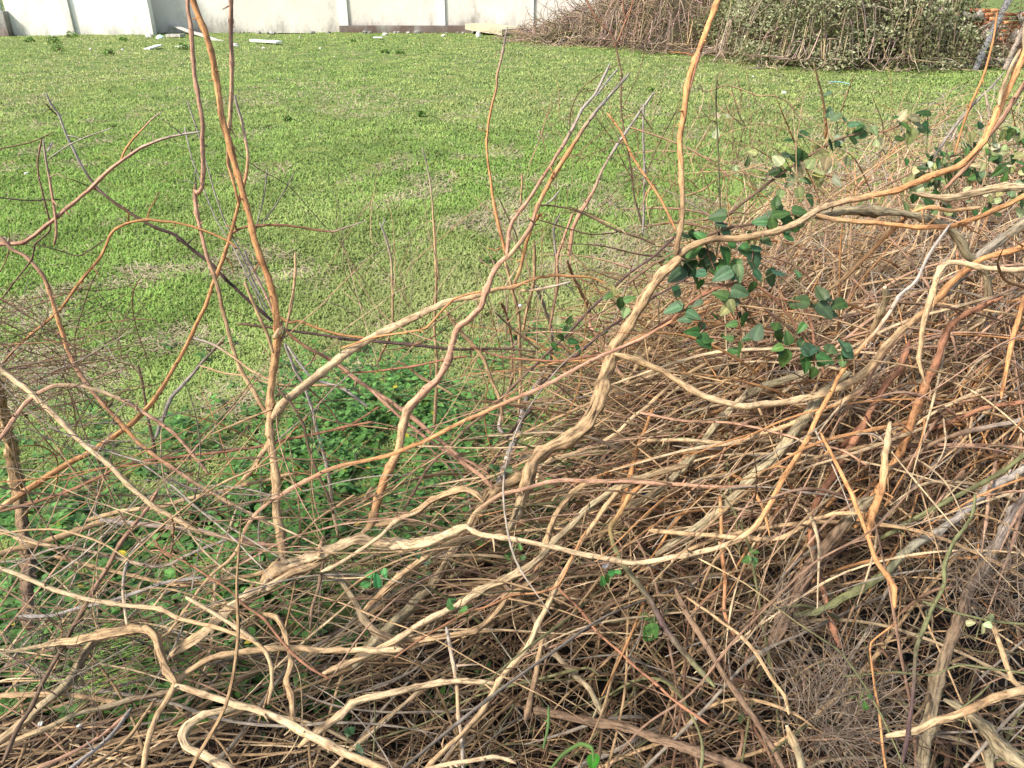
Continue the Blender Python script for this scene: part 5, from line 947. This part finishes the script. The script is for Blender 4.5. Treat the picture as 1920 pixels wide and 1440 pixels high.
lv = [(1505, 250, 34, 75, DG), (1555, 210, 24, 90, BG), (1568, 218, 26, 30, BG), (1603, 232, 30, 10, BG), (1610, 250, 34, 200, GR), (1560, 275, 34, -20, DG), (1540, 290, 30, 200, PG), (1575, 262, 26, 10, WG), (1700, 237, 24, -50, GR), (1692, 215, 26, 60, WG), (1722, 232, 36, -10, PG), (1735, 245, 34, -60, PG), (1708, 255, 34, -110, PG), (1718, 220, 34, 30, WG),
      (1630, 240, 30, 20, PG), (1640, 245, 24, -60, PG), (1458, 300, 30, 130, WG), (1478, 290, 34, 10, BG), (1492, 300, 30, -40, DG), (1448, 322, 32, 190, DG), (1462, 325, 28, -30, GR), (1500, 318, 32, -70, WG), (1520, 305, 30, 40, PG), (1550, 310, 34, -60, WG), (1512, 340, 30, -20, PG), (1535, 335, 36, -100, PG), (1482, 340, 34, 230, PG),
      (1380, 320, 22, -80, WG), (1402, 302, 22, 60, PG), (1343, 250, 22, 100, WG), (1345, 215, 18, 100, WG), (1500, 365, 32, -80, PG), (1520, 375, 30, -60, GR), (1570, 340, 30, -30, WG), (1590, 300, 28, 80, PG), (1650, 270, 26, -80, WG)]
leafy_bramble('long bramble cane with pale curling leaves arching over the heap towards the grass',
    [('BBBR', [7, 6, 6, 5, 4, 3], [(1360, 410), (1400, 375), (1440, 345), (1480, 315), (1520, 290), (1570, 262), (1620, 250), (1660, 248), (1695, 232), (1735, 212)]),
     ('RR', [4, 3], [(1500, 300), (1540, 325), (1590, 340)]), ('LL', [3, 2], [(1565, 264), (1570, 235), (1562, 205)]), ('LL', [3, 2], [(1735, 290), (1740, 240), (1740, 168)])], lv, -.25)
lv = []
for _ in range(85):
    px = rng.uniform(1700, 1960); py = rng.normal(0, 28) + np.interp(px, [1700, 1800, 1960], [330, 285, 270]); lv.append((px, py, rng.uniform(16, 30), rng.uniform(0, 360), (PG, WG, GR, DG, PG)[rng.integers(5)]))
leafy_bramble('leafy bramble mass with small pale leaves topping the heap at the right edge', [('BBB', [5, 5, 4], [(1660, 350), (1740, 310), (1820, 280), (1900, 270), (1990, 260)]), ('BB', [4, 3], [(1740, 310), (1800, 330), (1870, 330), (1950, 300)])], lv, -.75)
lv = []
for _ in range(90):
    px = rng.uniform(1740, 1960); py = rng.uniform(280, 400); lv.append((px, py, rng.uniform(14, 26), rng.uniform(0, 360), (PG, GR, GR, DG, WG)[rng.integers(5)]))
leafy_bramble('second leafy bramble mass just below it behind the great branch', [('BBB', [4, 4, 4], [(1740, 400), (1800, 370), (1880, 350), (1960, 330)])], lv, -.45)
lv = [(1150, 545, 26, 100, PG), (1165, 570, 30, -60, GR), (1180, 560, 26, 30, GR), (1172, 585, 24, -100, PG), (1140, 555, 22, 190, GR), (1195, 545, 22, 40, PG), (1060, 620, 22, 200, GR), (1045, 600, 22, 100, PG), (1040, 650, 22, -60, GR), (1075, 640, 24, 0, GR), (1085, 655, 22, -80, GR), (1068, 600, 20, 60, GR), (1052, 632, 20, 150, GR)]
leafy_bramble('small leafy bramble tips on the thorny canes left of the big fork', [('BB', [3, 3], [(1210, 520), (1170, 560), (1120, 590), (1060, 635)])], lv, -.08)
for px, py, s, lab, tone in ((1835, 1180, 44, 'pale green withered leaf cluster on the thin green cane at lower right', (.28, .35, .17)), (965, 1030, 34, 'small green bramble sprig poking out below the low cream vine', GR), (805, 1050, 34, 'grey-green leaf sprig at lower centre beside the shaggy bundle', BG), (700, 1075, 60, 'bright green nettle-like sprig under the cream vine at lower centre', (.05, .2, .06)),
                             (1225, 1165, 60, 'dark green drooping leaf on the mossy cane', GR), (1145, 1085, 40, 'green curled leaf near the white scraps at lower centre', (.05, .17, .04)), (600, 835, 36, 'blue-green sprig caught beside the fork', BG), (650, 1385, 44, 'blue-green sprig in the dark at the bottom centre', BG), (1615, 1305, 34, 'small green leaf on the drooping shoot at the bottom right', GR), (860, 1140, 46, 'green sprig between the rising vines at lower centre', GR), (1410, 1045, 36, 'small green sprig above the mossy limb', GR), (930, 885, 30, 'dark green sprig at the top of the shaggy bundle', DG)):
    o = leafy_bramble(lab, [('LL', [3, 2], [(px - 5, py + s * .5), (px, py), (px + 6, py - s * .4)])], [(px + rng.normal(0, s * .3), py + rng.normal(0, s * .3), s * rng.uniform(.35, .6), a, tone) for a in (20, 100, 190, 280)], .12 if px != 1225 else .02)
    o.name = 'leaf_sprig'; o['category'] = 'sprig'
# bright green fleshy shoots at the bottom edge
P, t, f = course([(1020, 1450), (1050, 1415), (1085, 1393), (1108, 1402), (1112, 1430)], 'F.12 F.14'); V, Q, T, uv, cc = vine_geo(P, t, f, [5, 7, 8, 6], 'L', False, 5); cc[:] = (.08, .14, .035)
o = mesh_obj('green_shoot', V, [Q, T], M_dullleaf, None, uv, cc); tag(o, 'bright green fleshy shoot bending over at the bottom edge', 'shoot')
put_leaf(o, 1112, 1430, 1.5, -90, 40, (.06, .24, .03), 0); 
P, t, f = course([(1032, 1322), (1030, 1360), (1020, 1405)], 'F.08 F.1'); V, Q, T, uv, cc = vine_geo(P, t, f, [5, 6, 5], 'L', False, 6); cc[:] = (.10, .17, .05)
tag(mesh_obj('green_shoot', V, [Q, T], M_dullleaf, None, uv, cc), 'short upright green shoot above the bent one near the bottom edge', 'shoot')
# long grass blades lying under the elbow at lower left
a = Acc()
for k in range(46):
    px = rng.uniform(120, 260); py = rng.uniform(1175, 1300); p = P3(px, py, base_t('S', px, py) - .03); d = RT + np.array([0, .2, .22]) + rng.normal(0, .1, 3)
    a.add(*tube(np.array([p - d * .09, p + [0, 0, .012], p + d * .09]), [.001, .0022, .0006], 4, np.array((.20, .34, .08)) * rng.uniform(.6, 1.3), cap=False, flat=.3))
tag(a.obj('grass_tuft', M_grass), 'tuft of long pale green grass blades lying under the bent elbow at lower left', 'grass tuft')
# scraps of white litter in the heap
for px, py, s, tn, lab in ((1138, 1060, .015, (.6, .6, .62), 'crumpled white paper scrap lying in the heap under the low sweeping vine'), (150, 1362, .009, (.5, .5, .52), 'white scrap of plastic under the poles at bottom left'), (75, 1358, .008, (.45, .46, .43), 'pale scrap of litter in the bottom left corner'), (1215, 935, .03, (.03, .035, .06), 'dark blue-black plastic scrap lying deep in the heap by the pink runner'), (972, 573, .012, (.8, .8, .78), 'tiny white scrap caught between the centre stems')):
    rock('litter_scrap', 0, 0, s, np.array(tn), lab, .4, 'litter', at=P3(px, py, min(base_t('S', px, py) + .08, 2.8)))
